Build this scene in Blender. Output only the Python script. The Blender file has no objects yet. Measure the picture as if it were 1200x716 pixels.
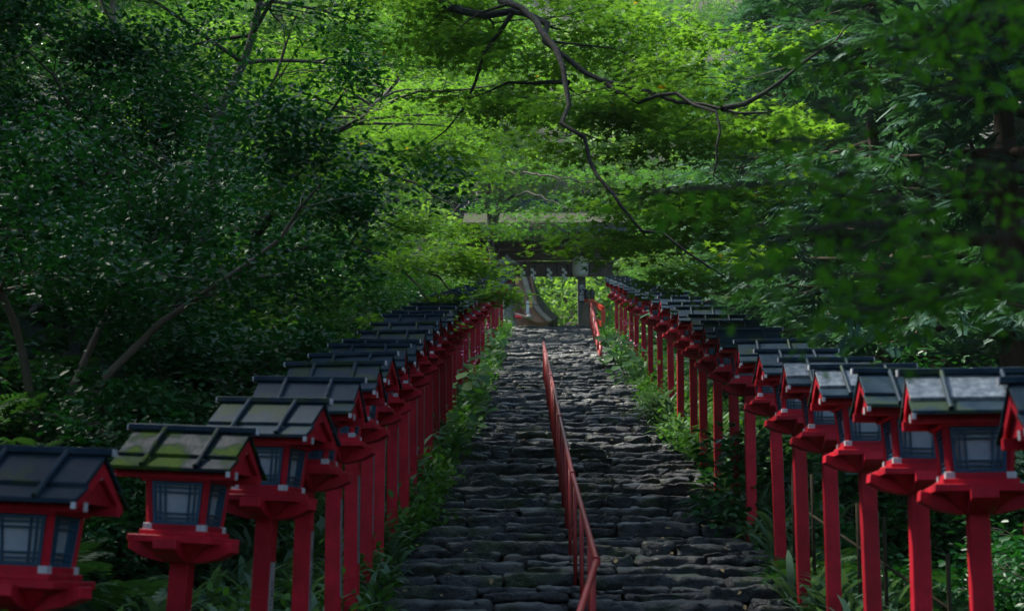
import bpy, bmesh, math, random
import numpy as np
from mathutils import Vector, Matrix, noise
R = math.radians
rnd = random.Random(7)
nr = np.random.RandomState(11)
scene = bpy.context.scene
COL = scene.collection

# ------------------------------------------------------------------ camera
F = 2000.0; PITCH = R(9.5); YAW = math.atan(40/2000.0)
cam_d = bpy.data.cameras.new('camera'); cam = bpy.data.objects.new('camera', cam_d); COL.objects.link(cam)
cam_d.sensor_width = 36; cam_d.lens = 60; cam_d.clip_end = 1500; cam_d.clip_start = .05
cam.rotation_euler = (math.pi/2+PITCH, 0, YAW)
cam_d.dof.use_dof = True; cam_d.dof.focus_distance = 24; cam_d.dof.aperture_fstop = 3.6
scene.camera = cam
CM = cam.rotation_euler.to_matrix()
def P(px, py, d):
    v = CM @ Vector(((px-600)/F, (358-py)/F, -1.0))
    return v*(d/v.y)
SL = .205
def g(y):
    y = min(max(y, 6.0), 56.6)
    return -2.85+SL*y
def terrain(x, y):
    z = g(y)
    n = noise.noise(Vector((x*.35, y*.35, 0)))*.25+noise.noise(Vector((x*1.3, y*1.3, 5)))*.07
    near = 1.0
    if x < -1.5:
        t = -x-1.5
        z += min(t, 1.1)*.08 + max(0, min(t, 14)-1.1)*.62 + max(0, t-14)*.35 + n*min(1, t*1.2)
    elif x > 2.0:
        t = x-2.0
        z += -.12*min(t, 3) + max(0, t-6)*.4 + n*min(1, t)
    else:
        z -= .14
    if y > 62:
        z += max(0, y-68)*.5*(1 if y < 500 else 1)
        if -1.5 < x < 2: z -= .0
    if y > 58 and x > -1.5: z -= 0
    return z

# ------------------------------------------------------------------ node helpers
class N:
    def __init__(s, name):
        s.m = bpy.data.materials.new(name); s.m.use_nodes = True
        s.t = s.m.node_tree; s.t.nodes.clear()
        s.out = s.t.nodes.new('ShaderNodeOutputMaterial')
    def n(s, typ, **kw):
        o = s.t.nodes.new(typ)
        for k, v in kw.items():
            if k.startswith('_'): setattr(o, k[1:], v)
            else: s.set(o, k, v)
        return o
    def set(s, o, k, v):
        key = int(k[1:]) if k[0] == 'i' and k[1:].isdigit() else k.replace('__', ' ')
        i = o.inputs[key]
        if isinstance(v, bpy.types.NodeSocket): s.t.links.new(v, i)
        else: i.default_value = v
    def lk(s, a, b): s.t.links.new(a, b)
    def coord(s, kind='Object'): return s.n('ShaderNodeTexCoord').outputs[kind]
    def noise(s, vec, scale, detail=4, rough=.55):
        o = s.n('ShaderNodeTexNoise', Scale=scale, Detail=detail, Roughness=rough); s.lk(vec, o.inputs['Vector']); return o.outputs['Fac']
    def ramp(s, fac, stops):
        o = s.n('ShaderNodeValToRGB'); s.lk(fac, o.inputs[0]); e = o.color_ramp.elements
        while len(e) < len(stops): e.new(.5)
        for q, (p, c) in zip(e, stops):
            q.position = p; q.color = (*c, 1) if len(c) == 3 else c
        return o.outputs[0]
    def mix(s, f, a, b, typ='MIX'):
        o = s.n('ShaderNodeMix', _data_type='RGBA', _blend_type=typ)
        for i, v in ((0, f), (6, a), (7, b)):
            if isinstance(v, bpy.types.NodeSocket): s.lk(v, o.inputs[i])
            elif i == 0: o.inputs[0].default_value = v
            else: o.inputs[i].default_value = (*v, 1)
        return o.outputs[2]
    def math(s, op, a, b=0.0):
        o = s.n('ShaderNodeMath', _operation=op)
        for i, v in ((0, a), (1, b)):
            if isinstance(v, bpy.types.NodeSocket): s.lk(v, o.inputs[i])
            else: o.inputs[i].default_value = v
        return o.outputs[0]
    def bump(s, h, strength, dist=.02):
        o = s.n('ShaderNodeBump', Strength=strength, Distance=dist); s.lk(h, o.inputs['Height']); return o.outputs[0]
    def bsdf(s, **kw):
        b = s.n('ShaderNodeBsdfPrincipled', **kw); s.lk(b.outputs[0], s.out.inputs[0]); return b

def wood_paint(name, c1, c2, rough=.5, scale=9, grime=(.02, .012, .01), gr=.35, spec=.4):
    m = N(name); co = m.coord()
    oi = m.n('ShaderNodeObjectInfo').outputs['Random']
    off = m.n('ShaderNodeVectorMath', _operation='ADD'); m.lk(co, off.inputs[0])
    cb = m.n('ShaderNodeCombineXYZ'); m.lk(m.math('MULTIPLY', oi, 37.0), cb.inputs[0]); m.lk(m.math('MULTIPLY', oi, 11.0), cb.inputs[2])
    m.lk(cb.outputs[0], off.inputs[1]); v = off.outputs[0]
    st = m.n('ShaderNodeMapping'); m.lk(v, st.inputs[0]); st.inputs['Scale'].default_value = (1, 1, .16)
    a = m.noise(v, scale, 5); b = m.noise(st.outputs[0], scale*6, 5, .65)
    c = m.mix(m.ramp(a, [(.35, (0, 0, 0)), (.7, (1, 1, 1))]), c1, c2)
    c = m.mix(m.math('MULTIPLY', m.ramp(b, [(.5, (0, 0, 0)), (.75, (1, 1, 1))]), gr), c, grime)
    big = m.noise(v, 2.2, 3); fade = m.n('ShaderNodeHueSaturation', Color=c, Saturation=1.0, Value=m.math('ADD', m.math('MULTIPLY', oi, .4), .8)); c = fade.outputs[0]; c = m.mix(m.math('MULTIPLY', m.ramp(big, [(.4, (0, 0, 0)), (.7, (1, 1, 1))]), .3), c, tuple(x*.45 for x in c1))
    m.bsdf(Base__Color=c, Roughness=m.math('ADD', m.math('MULTIPLY', b, .25), rough-.12), Specular__IOR__Level=spec, Normal=m.bump(b, .35, .004))
    return m.m
RED = wood_paint('vermilion_paint', (.38, .006, .018), (.56, .012, .032), .56, spec=.22)
RAILRED = wood_paint('rail_paint', (.30, .02, .022), (.36, .035, .03), .42, 5, (.09, .04, .02), .5)
ORANGE = wood_paint('orange_paint', (.72, .05, .012), (.6, .035, .012), .5)
BLUE = wood_paint('teal_lattice', (.018, .085, .15), (.02, .07, .12), .5)
WHITE = wood_paint('white_cap', (.62, .64, .66), (.5, .5, .52), .5, 12, (.15, .14, .12), .5)
VENT = wood_paint('weathered_board', (.22, .2, .2), (.3, .28, .28), .65, 8, (.05, .045, .04), .6)
BLACKW = wood_paint('black_wood', (.012, .013, .016), (.02, .022, .026), .5)
DARKW = wood_paint('dark_timber', (.07, .048, .036), (.11, .08, .06), .7)
GREYW = wood_paint('grey_timber', (.16, .15, .13), (.24, .23, .2), .75, 6, (.05, .05, .045), .5)
BROWNW = wood_paint('brown_timber', (.27, .12, .08), (.36, .18, .12), .65, 4)
CREAM = wood_paint('pale_timber', (.26, .21, .17), (.36, .3, .24), .7)
GOLD = wood_paint('gilt_metal', (.6, .35, .06), (.7, .42, .1), .35)
BAMBOO = wood_paint('dry_bamboo', (.04, .032, .016), (.025, .022, .014), .8, spec=.1)

def roof_mat():
    m = N('lantern_roof_copper'); co = m.coord()
    oi = m.n('ShaderNodeObjectInfo').outputs['Random']
    off = m.n('ShaderNodeVectorMath', _operation='ADD'); m.lk(co, off.inputs[0])
    cb = m.n('ShaderNodeCombineXYZ')
    for i, k in ((0, 41.0), (1, 17.0)): m.lk(m.math('MULTIPLY', oi, k), cb.inputs[i])
    m.lk(cb.outputs[0], off.inputs[1]); v = off.outputs[0]
    a = m.noise(v, 7, 6, .65); b = m.noise(v, 45, 4, .7)
    c = m.mix(m.ramp(a, [(.35, (0, 0, 0)), (.65, (1, 1, 1))]), (.008, .020, .032), (.022, .040, .055))
    c = m.mix(m.math('MULTIPLY', m.ramp(b, [(.6, (0, 0, 0)), (.72, (1, 1, 1))]), .35), c, (.08, .10, .11))
    ms = m.noise(v, 4, 5, .65); thr = m.math('MULTIPLY', m.math('SUBTRACT', m.math('ADD', ms, m.math('MULTIPLY', oi, .16)), .62), 12.0)
    mc = m.n('ShaderNodeClamp'); m.lk(thr, mc.inputs[0])
    c = m.mix(m.math('MULTIPLY', mc.outputs[0], .6), c, m.mix(b, (.012, .026, .004), (.045, .07, .012)))
    m.bsdf(Base__Color=c, Metallic=.1, Roughness=m.math('ADD', m.math('MULTIPLY', a, .35), .36), Specular__IOR__Level=.06, Normal=m.bump(b, .3, .004))
    return m.m
ROOF = roof_mat()
def moss_roof_mat():
    m = N('mossy_roof_copper'); v = m.coord()
    a = m.noise(v, 5, 5, .6); b = m.noise(v, 60, 4, .7)
    gm = m.mix(b, (.012, .030, .004), (.045, .078, .012))
    c = m.mix(m.ramp(a, [(.45, (0, 0, 0)), (.58, (1, 1, 1))]), (.008, .016, .022), gm)
    m.bsdf(Base__Color=c, Specular__IOR__Level=.06, Roughness=m.ramp(a, [(.42, (.5,)*3), (.52, (.95,)*3)]), Normal=m.bump(b, .6, .01))
    return m.m
MOSSROOF = moss_roof_mat()
m = N('worn_roof_copper'); v = m.coord(); a = m.noise(v, 22, 6, .7); b = m.noise(v, 4, 3)
c = m.ramp(a, [(.36, (.03, .045, .055)), (.5, (.08, .10, .115)), (.68, (.17, .20, .22))]); c = m.mix(m.ramp(b, [(.5, (0, 0, 0)), (.7, (.8,)*3)]), c, (.03, .05, .065))
m.bsdf(Base__Color=c, Roughness=.38, Specular__IOR__Level=.4, Normal=m.bump(a, .4, .004)); WORN = m.m
m = N('washi_paper'); v = m.coord(); a = m.noise(v, 14, 4)
m.bsdf(Base__Color=m.ramp(a, [(.3, (.25, .31, .37)), (.75, (.38, .43, .48))]), Roughness=.6)
PAPER = m.m
m = N('lantern_paper'); v = m.coord(); a = m.noise(v, 6, 4)
w = m.n('ShaderNodeTexWave', _bands_direction='Z', Scale=9.0, Distortion=.0); m.lk(v, w.inputs[0])
m.bsdf(Base__Color=m.ramp(a, [(.3, (.55, .55, .48)), (.7, (.7, .69, .6))]), Roughness=.7, Normal=m.bump(w.outputs['Fac'], .6, .02))
LPAPER = m.m
m = N('white_paper'); m.bsdf(Base__Color=(.75, .77, .75, 1), Roughness=.8); WPAPER = m.m
m = N('ink'); m.bsdf(Base__Color=(.015, .015, .015, 1), Roughness=.7); INK = m.m
m = N('navy_board'); m.bsdf(Base__Color=(.01, .018, .035, 1), Roughness=.5); NAVY = m.m
m = N('dark_metal'); m.bsdf(Base__Color=(.02, .02, .022, 1), Roughness=.4, Metallic=.6); METAL = m.m

def stone_mat(name, lo, hi, moss=.5, wet=.45):
    m = N(name); gm = m.n('ShaderNodeNewGeometry'); v = gm.outputs['Position']
    isl = gm.outputs['Random Per Island']
    a = m.noise(v, 2.2, 6, .6); b = m.noise(v, 14, 6, .68); c3 = m.noise(v, 70, 3, .7)
    c = m.mix(m.math('ADD', m.math('MULTIPLY', isl, .7), m.math('MULTIPLY', b, .35)), lo, hi)
    c = m.mix(m.math('MULTIPLY', m.ramp(b, [(.36, (1, 1, 1)), (.5, (0, 0, 0))]), .7), c, tuple(x*.35 for x in lo))
    c = m.mix(m.math('MULTIPLY', m.ramp(c3, [(.6, (0, 0, 0)), (.72, (1, 1, 1))]), .35), c, tuple(min(1, x*1.8) for x in hi))
    mm = m.math('MULTIPLY', m.ramp(a, [(.52, (0, 0, 0)), (.64, (1, 1, 1))]), moss)
    c = m.mix(mm, c, m.mix(c3, (.012, .022, .006), (.05, .075, .015)))
    vo = m.n('ShaderNodeTexVoronoi', _feature='DISTANCE_TO_EDGE', Scale=7.0); m.lk(v, vo.inputs['Vector'])
    h = m.math('ADD', m.math('ADD', b, m.math('MULTIPLY', c3, .3)), m.math('MULTIPLY', m.math('MINIMUM', vo.outputs['Distance'], .12), 1.1))
    m.bsdf(Base__Color=c, Roughness=m.math('ADD', m.math('MULTIPLY', b, .5), wet-.27), Specular__IOR__Level=.6, Normal=m.bump(h, 1.0, .045))
    return m.m
STONE = stone_mat('step_stone', (.010, .0145, .0155), (.043, .053, .054), .9)
STONE2 = stone_mat('boulder_stone', (.05, .055, .05), (.1, .1, .09), 1.0, .7)
TANSTONE = stone_mat('tan_stone', (.2, .15, .1), (.28, .22, .15), .2, .7)
GREYSTONE = stone_mat('grey_stone', (.2, .21, .2), (.3, .31, .29), .3, .75)
m = N('forest_soil'); v = m.n('ShaderNodeNewGeometry').outputs['Position']
a = m.noise(v, 1.2, 6); b = m.noise(v, 25, 5, .7)
c = m.mix(b, (.008, .006, .004), (.03, .022, .014)); c = m.mix(m.ramp(a, [(.45, (0, 0, 0)), (.6, (1, 1, 1))]), c, (.02, .034, .01))
m.bsdf(Base__Color=c, Roughness=.95, Normal=m.bump(b, 1, .05)); SOIL = m.m

def bark_mat(name, c1, c2, mossy=.0):
    m = N(name); v = m.n('ShaderNodeNewGeometry').outputs['Position']
    mp = m.n('ShaderNodeMapping'); m.lk(v, mp.inputs[0]); mp.inputs['Scale'].default_value = (1, 1, .25)
    a = m.noise(mp.outputs[0], 30, 5, .7); b = m.noise(v, 3, 4)
    c = m.mix(a, c1, c2)
    c = m.mix(m.math('MULTIPLY', m.ramp(b, [(.45, (0, 0, 0)), (.62, (1, 1, 1))]), mossy), c, (.03, .045, .01))
    m.bsdf(Base__Color=c, Roughness=.9, Normal=m.bump(a, .8, .02)); return m.m
BARK = bark_mat('maple_bark', (.02, .016, .012), (.07, .055, .04), .6)
BARKD = bark_mat('dark_mossy_bark', (.008, .007, .005), (.03, .025, .016), .5)
BARKL = bark_mat('pale_bark', (.07, .055, .04), (.19, .155, .12), .35)
BARKC = bark_mat('cedar_bark', (.045, .025, .018), (.12, .075, .05), .25)

def leaf_mat(name, lo, hi, trans=.45, rough=.5, spec=.35, odd=None, oddf=.97):
    m = N(name); gm = m.n('ShaderNodeNewGeometry'); isl = gm.outputs['Random Per Island']
    cl = m.noise(gm.outputs['Position'], .8, 2)
    f = m.math('ADD', m.math('MULTIPLY', isl, .6), m.math('MULTIPLY', m.ramp(cl, [(.35, (0, 0, 0)), (.65, (1, 1, 1))]), .4))
    c = m.mix(f, lo, hi)
    if odd: c = m.mix(m.math('GREATER_THAN', isl, oddf), c, odd)
    p = m.n('ShaderNodeBsdfPrincipled', Base__Color=c, Roughness=rough, Specular__IOR__Level=spec)
    tr = m.n('ShaderNodeBsdfTranslucent'); m.lk(m.mix(1.0, c, (1.35, 1.35, .6), 'MULTIPLY'), tr.inputs[0])
    ms = m.n('ShaderNodeMixShader'); ms.inputs[0].default_value = trans
    m.lk(p.outputs[0], ms.inputs[1]); m.lk(tr.outputs[0], ms.inputs[2]); m.lk(ms.outputs[0], m.out.inputs[0])
    return m.m
L_MAPLE = leaf_mat('maple_leaf', (.028, .105, .022), (.085, .215, .038), .5, .5, .3, (.3, .14, .01), .9985)
L_MAPLEY = leaf_mat('maple_leaf_bright', (.055, .165, .02), (.17, .33, .045), .58, .5, .3, (.35, .2, .01), .998)
L_MAPLE_NEAR = leaf_mat('foreground_maple_leaf', (.05, .18, .02), (.10, .27, .03), .6, .75, .12, (.3, .12, .01), .998)  # foreground leaves, colour raised to offset the low light on them
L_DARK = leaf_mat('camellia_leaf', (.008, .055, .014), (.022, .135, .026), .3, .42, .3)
L_CEDAR = leaf_mat('cedar_leaf', (.03, .10, .072), (.07, .18, .115), .35, .6, .3)
L_FERN = leaf_mat('fern_leaf', (.02, .075, .022), (.055, .15, .04), .35, .55, .25)
L_SASA = leaf_mat('sasa_leaf', (.06, .14, .07), (.13, .24, .13), .35, .5, .3)
L_BROAD = leaf_mat('broad_leaf', (.03, .11, .015), (.08, .22, .03), .4, .55, .22)
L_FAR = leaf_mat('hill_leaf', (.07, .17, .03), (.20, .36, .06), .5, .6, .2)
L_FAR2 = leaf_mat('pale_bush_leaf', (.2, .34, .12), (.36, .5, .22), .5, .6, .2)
m = N('pink_petal'); m.bsdf(Base__Color=(.75, .2, .38, 1), Roughness=.6); PINK = m.m

# ------------------------------------------------------------------ mesh helpers
def link(o, parent=None, mat=None):
    COL.objects.link(o)
    if parent: o.parent = parent
    return o
def tag(o, label=None, cat=None, group=None, kind=None):
    if label: o['label'] = label
    if cat: o['category'] = cat
    if group: o['group'] = group
    if kind: o['kind'] = kind
    return o
def empty(name, loc=(0, 0, 0), rz=0):
    o = bpy.data.objects.new(name, None); COL.objects.link(o); o.location = loc; o.rotation_euler = (0, 0, rz); o.empty_display_size = .2
    return o
def copy_tree(o, parent=None, skip=()):
    c = o.copy(); COL.objects.link(c); c.parent = parent
    for ch in list(o.children):
        if ch.name.split('.')[0] not in skip: copy_tree(ch, c, skip)
    return c

class MB:
    def __init__(s): s.b = bmesh.new()
    def box(s, c, d, rot=None, taper=None, bev=0):
        """c centre, d full dims; taper=(tx,ty) scale of top"""
        vs = []
        for z in (-.5, .5):
            for x, y in ((-.5, -.5), (.5, -.5), (.5, .5), (-.5, .5)):
                tx, ty = taper if (taper and z > 0) else (1, 1)
                p = Vector((x*d[0]*tx, y*d[1]*ty, z*d[2]))
                if rot is not None: p = rot @ p
                vs.append(s.b.verts.new(Vector(c)+p))
        f = [(3, 2, 1, 0), (4, 5, 6, 7), (0, 1, 5, 4), (1, 2, 6, 5), (2, 3, 7, 6), (3, 0, 4, 7)]
        fs = [s.b.faces.new([vs[i] for i in q]) for q in f]
        if bev:
            es = {e for fa in fs for e in fa.edges}
            bmesh.ops.bevel(s.b, geom=list(es), offset=bev, segments=1, affect='EDGES')
        return s
    def prism(s, prof, axis, a, b):
        """extrude closed profile [(u,v)] along axis from a to b; axis 'x': u->y v->z ; 'y': u->x v->z"""
        def mk(u, v, t): return (t, u, v) if axis == 'x' else ((u, t, v) if axis == 'y' else (u, v, t))
        A = [s.b.verts.new(mk(u, v, a)) for u, v in prof]; B = [s.b.verts.new(mk(u, v, b)) for u, v in prof]
        n = len(prof)
        s.b.faces.new(A[::-1]); s.b.faces.new(B)
        for i in range(n): s.b.faces.new([A[i], A[(i+1) % n], B[(i+1) % n], B[i]])
        return s
    def tube(s, pts, radii, sides=8, cap=True):
        pts = [Vector(p) for p in pts]; rings = []
        if not hasattr(radii, '__len__'): radii = [radii]*len(pts)
        for i, p in enumerate(pts):
            t = (pts[min(i+1, len(pts)-1)]-pts[max(i-1, 0)]).normalized()
            u = t.cross(Vector((0, 0, 1)) if abs(t.z) < .9 else Vector((1, 0, 0))).normalized(); w = t.cross(u)
            rings.append([s.b.verts.new(p+(u*math.cos(2*math.pi*k/sides)+w*math.sin(2*math.pi*k/sides))*radii[i]) for k in range(sides)])
        for i in range(len(rings)-1):
            for k in range(sides): s.b.faces.new([rings[i][k], rings[i][(k+1) % sides], rings[i+1][(k+1) % sides], rings[i+1][k]])
        if cap: s.b.faces.new(rings[0][::-1]); s.b.faces.new(rings[-1])
        return s
    def lathe(s, prof, c=(0, 0), sides=20):
        rings = []
        for r_, z in prof:
            rings.append([s.b.verts.new((c[0]+r_*math.cos(2*math.pi*k/sides), c[1]+r_*math.sin(2*math.pi*k/sides), z)) for k in range(sides)])
        for i in range(len(rings)-1):
            for k in range(sides): s.b.faces.new([rings[i][k], rings[i][(k+1) % sides], rings[i+1][(k+1) % sides], rings[i+1][k]])
        s.b.faces.new(rings[0][::-1]); s.b.faces.new(rings[-1]); return s
    def build(s, name, mat, parent=None, smooth=False, bevel=0):
        bmesh.ops.recalc_face_normals(s.b, faces=s.b.faces)
        me = bpy.data.meshes.new(name); s.b.to_mesh(me); s.b.free()
        me.materials.append(mat)
        if smooth: me.polygons.foreach_set('use_smooth', [True]*len(me.polygons))
        o = bpy.data.objects.new(name, me); link(o, parent)
        if bevel:
            bv = o.modifiers.new('bevel', 'BEVEL'); bv.width = bevel; bv.segments = 1; bv.limit_method = 'ANGLE'
        return o

def np_mesh(name, verts, faces, mat, parent=None, smooth=False):
    """verts (n,3); faces list of (m,k) int arrays"""
    me = bpy.data.meshes.new(name)
    me.vertices.add(len(verts)); me.vertices.foreach_set('co', np.asarray(verts, np.float32).ravel())
    nl = sum(f.size for f in faces); nf = sum(len(f) for f in faces)
    me.loops.add(nl); me.polygons.add(nf)
    me.loops.foreach_set('vertex_index', np.concatenate([f.ravel() for f in faces]).astype(np.int32))
    tot = np.concatenate([np.full(len(f), f.shape[1]) for f in faces]); st = np.concatenate([[0], np.cumsum(tot)[:-1]])
    me.polygons.foreach_set('loop_start', st.astype(np.int32))
    try: me.polygons.foreach_set('loop_total', tot.astype(np.int32))
    except Exception: pass
    if smooth: me.polygons.foreach_set('use_smooth', np.ones(nf, bool))
    me.materials.append(mat); me.update(calc_edges=True); me.validate()
    o = bpy.data.objects.new(name, me); link(o, parent); return o

def unit(a): return a/np.maximum(np.linalg.norm(a, axis=-1, keepdims=True), 1e-9)
def scatter(T, Fs, pos, nrm, head, sc):
    """place template T (k,3) at pos with z->nrm, y->head"""
    nrm = unit(nrm); x = unit(np.cross(head, nrm)); y = np.cross(nrm, x)
    M = np.stack([x, y, nrm], axis=2)                       # n,3,3 columns
    V = np.einsum('nij,kj->nki', M, T)*np.asarray(sc).reshape(-1, 1, 1)+pos[:, None, :]
    k = len(T); off = (np.arange(len(pos))*k)
    return V.reshape(-1, 3), [(f[None]+off[:, None, None]).reshape(-1, f.shape[1]) for f in Fs]
def merge(parts):
    V = []; FF = {}; o = 0
    for v, fs in parts:
        V.append(v)
        for f in fs: FF.setdefault(f.shape[1], []).append(f+o)
        o += len(v)
    return np.concatenate(V), [np.concatenate(q) for q in FF.values()]

def T_maple():
    pts = []
    for a, r_ in ((0, 1), (25, .36), (52, .86), (80, .3), (112, .55), (180, .06), (-112, .55), (-80, .3), (-52, .86), (-25, .36)):
        x, y = math.sin(R(a))*r_, math.cos(R(a))*r_; pts.append((x, y+.1, -.22*(x*x+y*y)))
    return np.array(pts), [np.arange(10)[::-1][None]]
def T_oval(w=.32):
    p = [(0, 0, 0), (w*.8, .3, .06), (w*.75, .65, .04), (0, 1, -.08), (-w*.75, .65, .04), (-w*.8, .3, .06)]
    return np.array(p), [np.array([[0, 1, 2, 3], [0, 3, 4, 5]])]
def T_diamond(w=.4): return np.array([(0, 0, 0), (w, .5, .05), (0, 1, -.05), (-w, .5, .05)]), [np.array([[0, 1, 2, 3]])]
def T_frond(n=13, L=1., curve=.55, w=.26, pin=.075):
    V = []; Fq = []
    def sp(t): return np.array([0, t*L*(1-.25*t), curve*(t-1.35*t*t)*L*.9])
    for i in range(n):
        t = .12+.86*i/(n-1); c = sp(t); ww = w*math.sin(math.pi*min(1, (1-t)*.82+.14))
        for s in (-1, 1):
            b = len(V)
            V += [c+[0, -pin*.5, 0], c+[s*ww*.55, -pin*.35+.02, -.015], c+[s*ww, .045, -.05*ww/w], c+[s*ww*.5, pin*.55, -.01]]
            Fq.append([b, b+1, b+2, b+3])
    return np.array(V), [np.array(Fq)]
def T_blade(n=5, w=.035, bend=.8):
    V = []; Fq = []
    for i in range(n+1):
        t = i/n; ww = w*(.5+1.2*t)*(1-t)**.6*1.6+.002
        y = t*(1-.15*t); z = bend*(t-t*t*1.05)
        V += [(-ww, y, z), (ww, y, z)]
        if i: b = 2*i; Fq.append([b-2, b-1, b+1, b])
    return np.array(V), [np.array(Fq)]
def T_cedar(seed=3):
    r_ = random.Random(seed); V = []; Fq = []
    for i in range(9):
        t = .08+.92*i/9; L_ = .42*(1-t*.6)
        for s in (-1, 1):
            a = R(38+r_.uniform(-8, 8)); b = len(V); c = np.array([0, t, -.18*t*t])
            d = np.array([s*math.sin(a), math.cos(a), -.25]); q = np.array([s*-math.cos(a), math.sin(a), 0])*.035
            V += [c-q, c+d*L_*.5-q*1.5, c+d*L_, c+d*L_*.5+q*1.5]; Fq.append([b, b+1, b+2, b+3])
    return np.array(V), [np.array(Fq)]
TM, FM = T_maple(); TO, FO = T_oval(); TD, FD = T_diamond(); TF, FF_ = T_frond(); TB, FB = T_blade(); TC, FC = T_cedar()

# ------------------------------------------------------------------ terrain (structure)
xs = np.concatenate([np.linspace(-160, -30, 24)[:-1], np.linspace(-30, -8, 30)[:-1], np.linspace(-8, 8, 70)[:-1], np.linspace(8, 30, 24)[:-1], np.linspace(30, 160, 20)])
ys = np.concatenate([np.linspace(-40, 0, 14)[:-1], np.linspace(0, 62, 150)[:-1], np.linspace(62, 260, 60)])
V = np.array([(x, y, terrain(x, y)) for y in ys for x in xs]); nx = len(xs); ny = len(ys)
idx = np.array([[j*nx+i, j*nx+i+1, (j+1)*nx+i+1, (j+1)*nx+i] for j in range(ny-1) for i in range(nx-1)])
tag(np_mesh('ground', V, [idx], SOIL, smooth=True), kind='structure')

# ------------------------------------------------------------------ stone stairway (structure with one part per step)
def stone(x0, x1, y0, y1, z0, z1, seed, rough=.035, nx=9, ny=5, nz=4):
    """rounded irregular block"""
    c = np.array([(x0+x1)/2, (y0+y1)/2, (z0+z1)/2]); h = np.array([(x1-x0)/2, (y1-y0)/2, (z1-z0)/2])
    key = {}; V = []; Fq = []
    def vid(i, j, k):
        if (i, j, k) not in key:
            p = np.array([2*i/nx-1, 2*j/ny-1, 2*k/nz-1]); q = np.abs(p)
            # superellipsoid rounding
            n = (q[0]**9+q[1]**6+q[2]**4)**(1/5.); m_ = q.max()
            p = p*(m_/max(n, 1e-6))**.36 if m_ > 0 else p
            w = c+p*h
            nv = noise.noise_vector(Vector((w[0]*2.1+seed, w[1]*2.3, w[2]*3)))*rough*1.05+noise.noise_vector(Vector((w[0]*7, w[1]*7+seed, w[2]*9)))*rough*.85
            nv += noise.noise_vector(Vector((w[0]*17, w[1]*15+seed, w[2]*17)))*rough*.5
            cell = noise.cell_vector(Vector((w[0]*3.1+seed, w[1]*3, w[2]*6))); nv += (Vector(cell)-Vector((.5, .5, .5)))*rough*.85
            key[(i, j, k)] = len(V); V.append((w[0]+nv[0], w[1]+nv[1], w[2]+nv[2]*.6))
        return key[(i, j, k)]
    for a, na, b, nb, c_, nc in ((0, nx, 1, ny, 2, nz), (0, nx, 2, nz, 1, ny), (1, ny, 2, nz, 0, nx)):
        for i in range(na):
            for j in range(nb):
                for e in (0, nc):
                    q = []
                    for di, dj in ((0, 0), (1, 0), (1, 1), (0, 1)):
                        t = [0, 0, 0]; t[a] = i+di; t[b] = j+dj; t[c_] = e; q.append(vid(*t))
                    flip = (e == 0) ^ (a == 0 and c_ == 1)
                    Fq.append(q[::-1] if flip else q)
    return np.array(V), [np.array(Fq)]
stair = empty('stone_stairway'); tag(stair, 'long flight of rough dark stone steps climbing between the lantern rows', 'stairway', kind='structure')
RUN = .56
y = 8.2; k = 0
while y < 56.3:
    RUN = .47 if y < 15 else (.53 if y < 24 else .6); rise = SL*RUN; zt = g(y)+rise*.5+.0; parts = []
    far = y > 36
    x = -1.62+rnd.uniform(-.12, .12); xe = 1.95+rnd.uniform(-.1, .12)
    while x < xe-.1:
        w = rnd.choice((.3, .42, .5, .6, .7, .85, 1.0, 1.25))*rnd.uniform(.85, 1.15)
        if xe-x-w < .22: w = xe-x
        dz = rnd.uniform(-.028, .035); yo = rnd.uniform(-.09, .09)
        split = rnd.random() < (.14 if y < 30 else .3)
        kw = dict(nx=max(4, int(w*(7 if far else (22 if y < 22 else 14)))), ny=3 if far else 6, nz=3 if far else 6)
        if split:
            zm = zt+dz-rise*rnd.uniform(.35, .6)
            parts.append(stone(x+.006, x+w-.006, y+yo-.07, y+yo+.6, zm-rise*.75, zm, rnd.uniform(0, 99), **kw))
            x2 = x+w*rnd.uniform(.35, .65)
            for a_, b_ in ((x, x2), (x2, x+w)):
                d2 = rnd.uniform(-.02, .025)
                parts.append(stone(a_+.006, b_-.006, y+yo+.05, y+yo+.75, zm-.01, zt+dz+d2, rnd.uniform(0, 99), **kw))
        else:
            parts.append(stone(x+.006, x+w-.006, y+yo, y+yo+.78, zt+dz-rise*1.3, zt+dz, rnd.uniform(0, 99), .042, **kw))
        x += w
    v_, f_ = merge(parts)
    np_mesh('step', v_, f_, STONE, stair, smooth=True)
    y += RUN*rnd.uniform(.93, 1.07); k += 1
parts = []
for i in range(60):   # paved landing at the top
    px_, py_ = rnd.uniform(-2.6, 2.2), 56.6+rnd.uniform(0, 4)
    parts.append(stone(px_, px_+rnd.uniform(.5, .9), py_, py_+rnd.uniform(.4, .8), g(57)-.15, g(57)+rnd.uniform(-.03, .02), i, .02, 4, 3, 2))
v_, f_ = merge(parts); np_mesh('landing_paving', v_, f_, STONE, stair, smooth=True)

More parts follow.
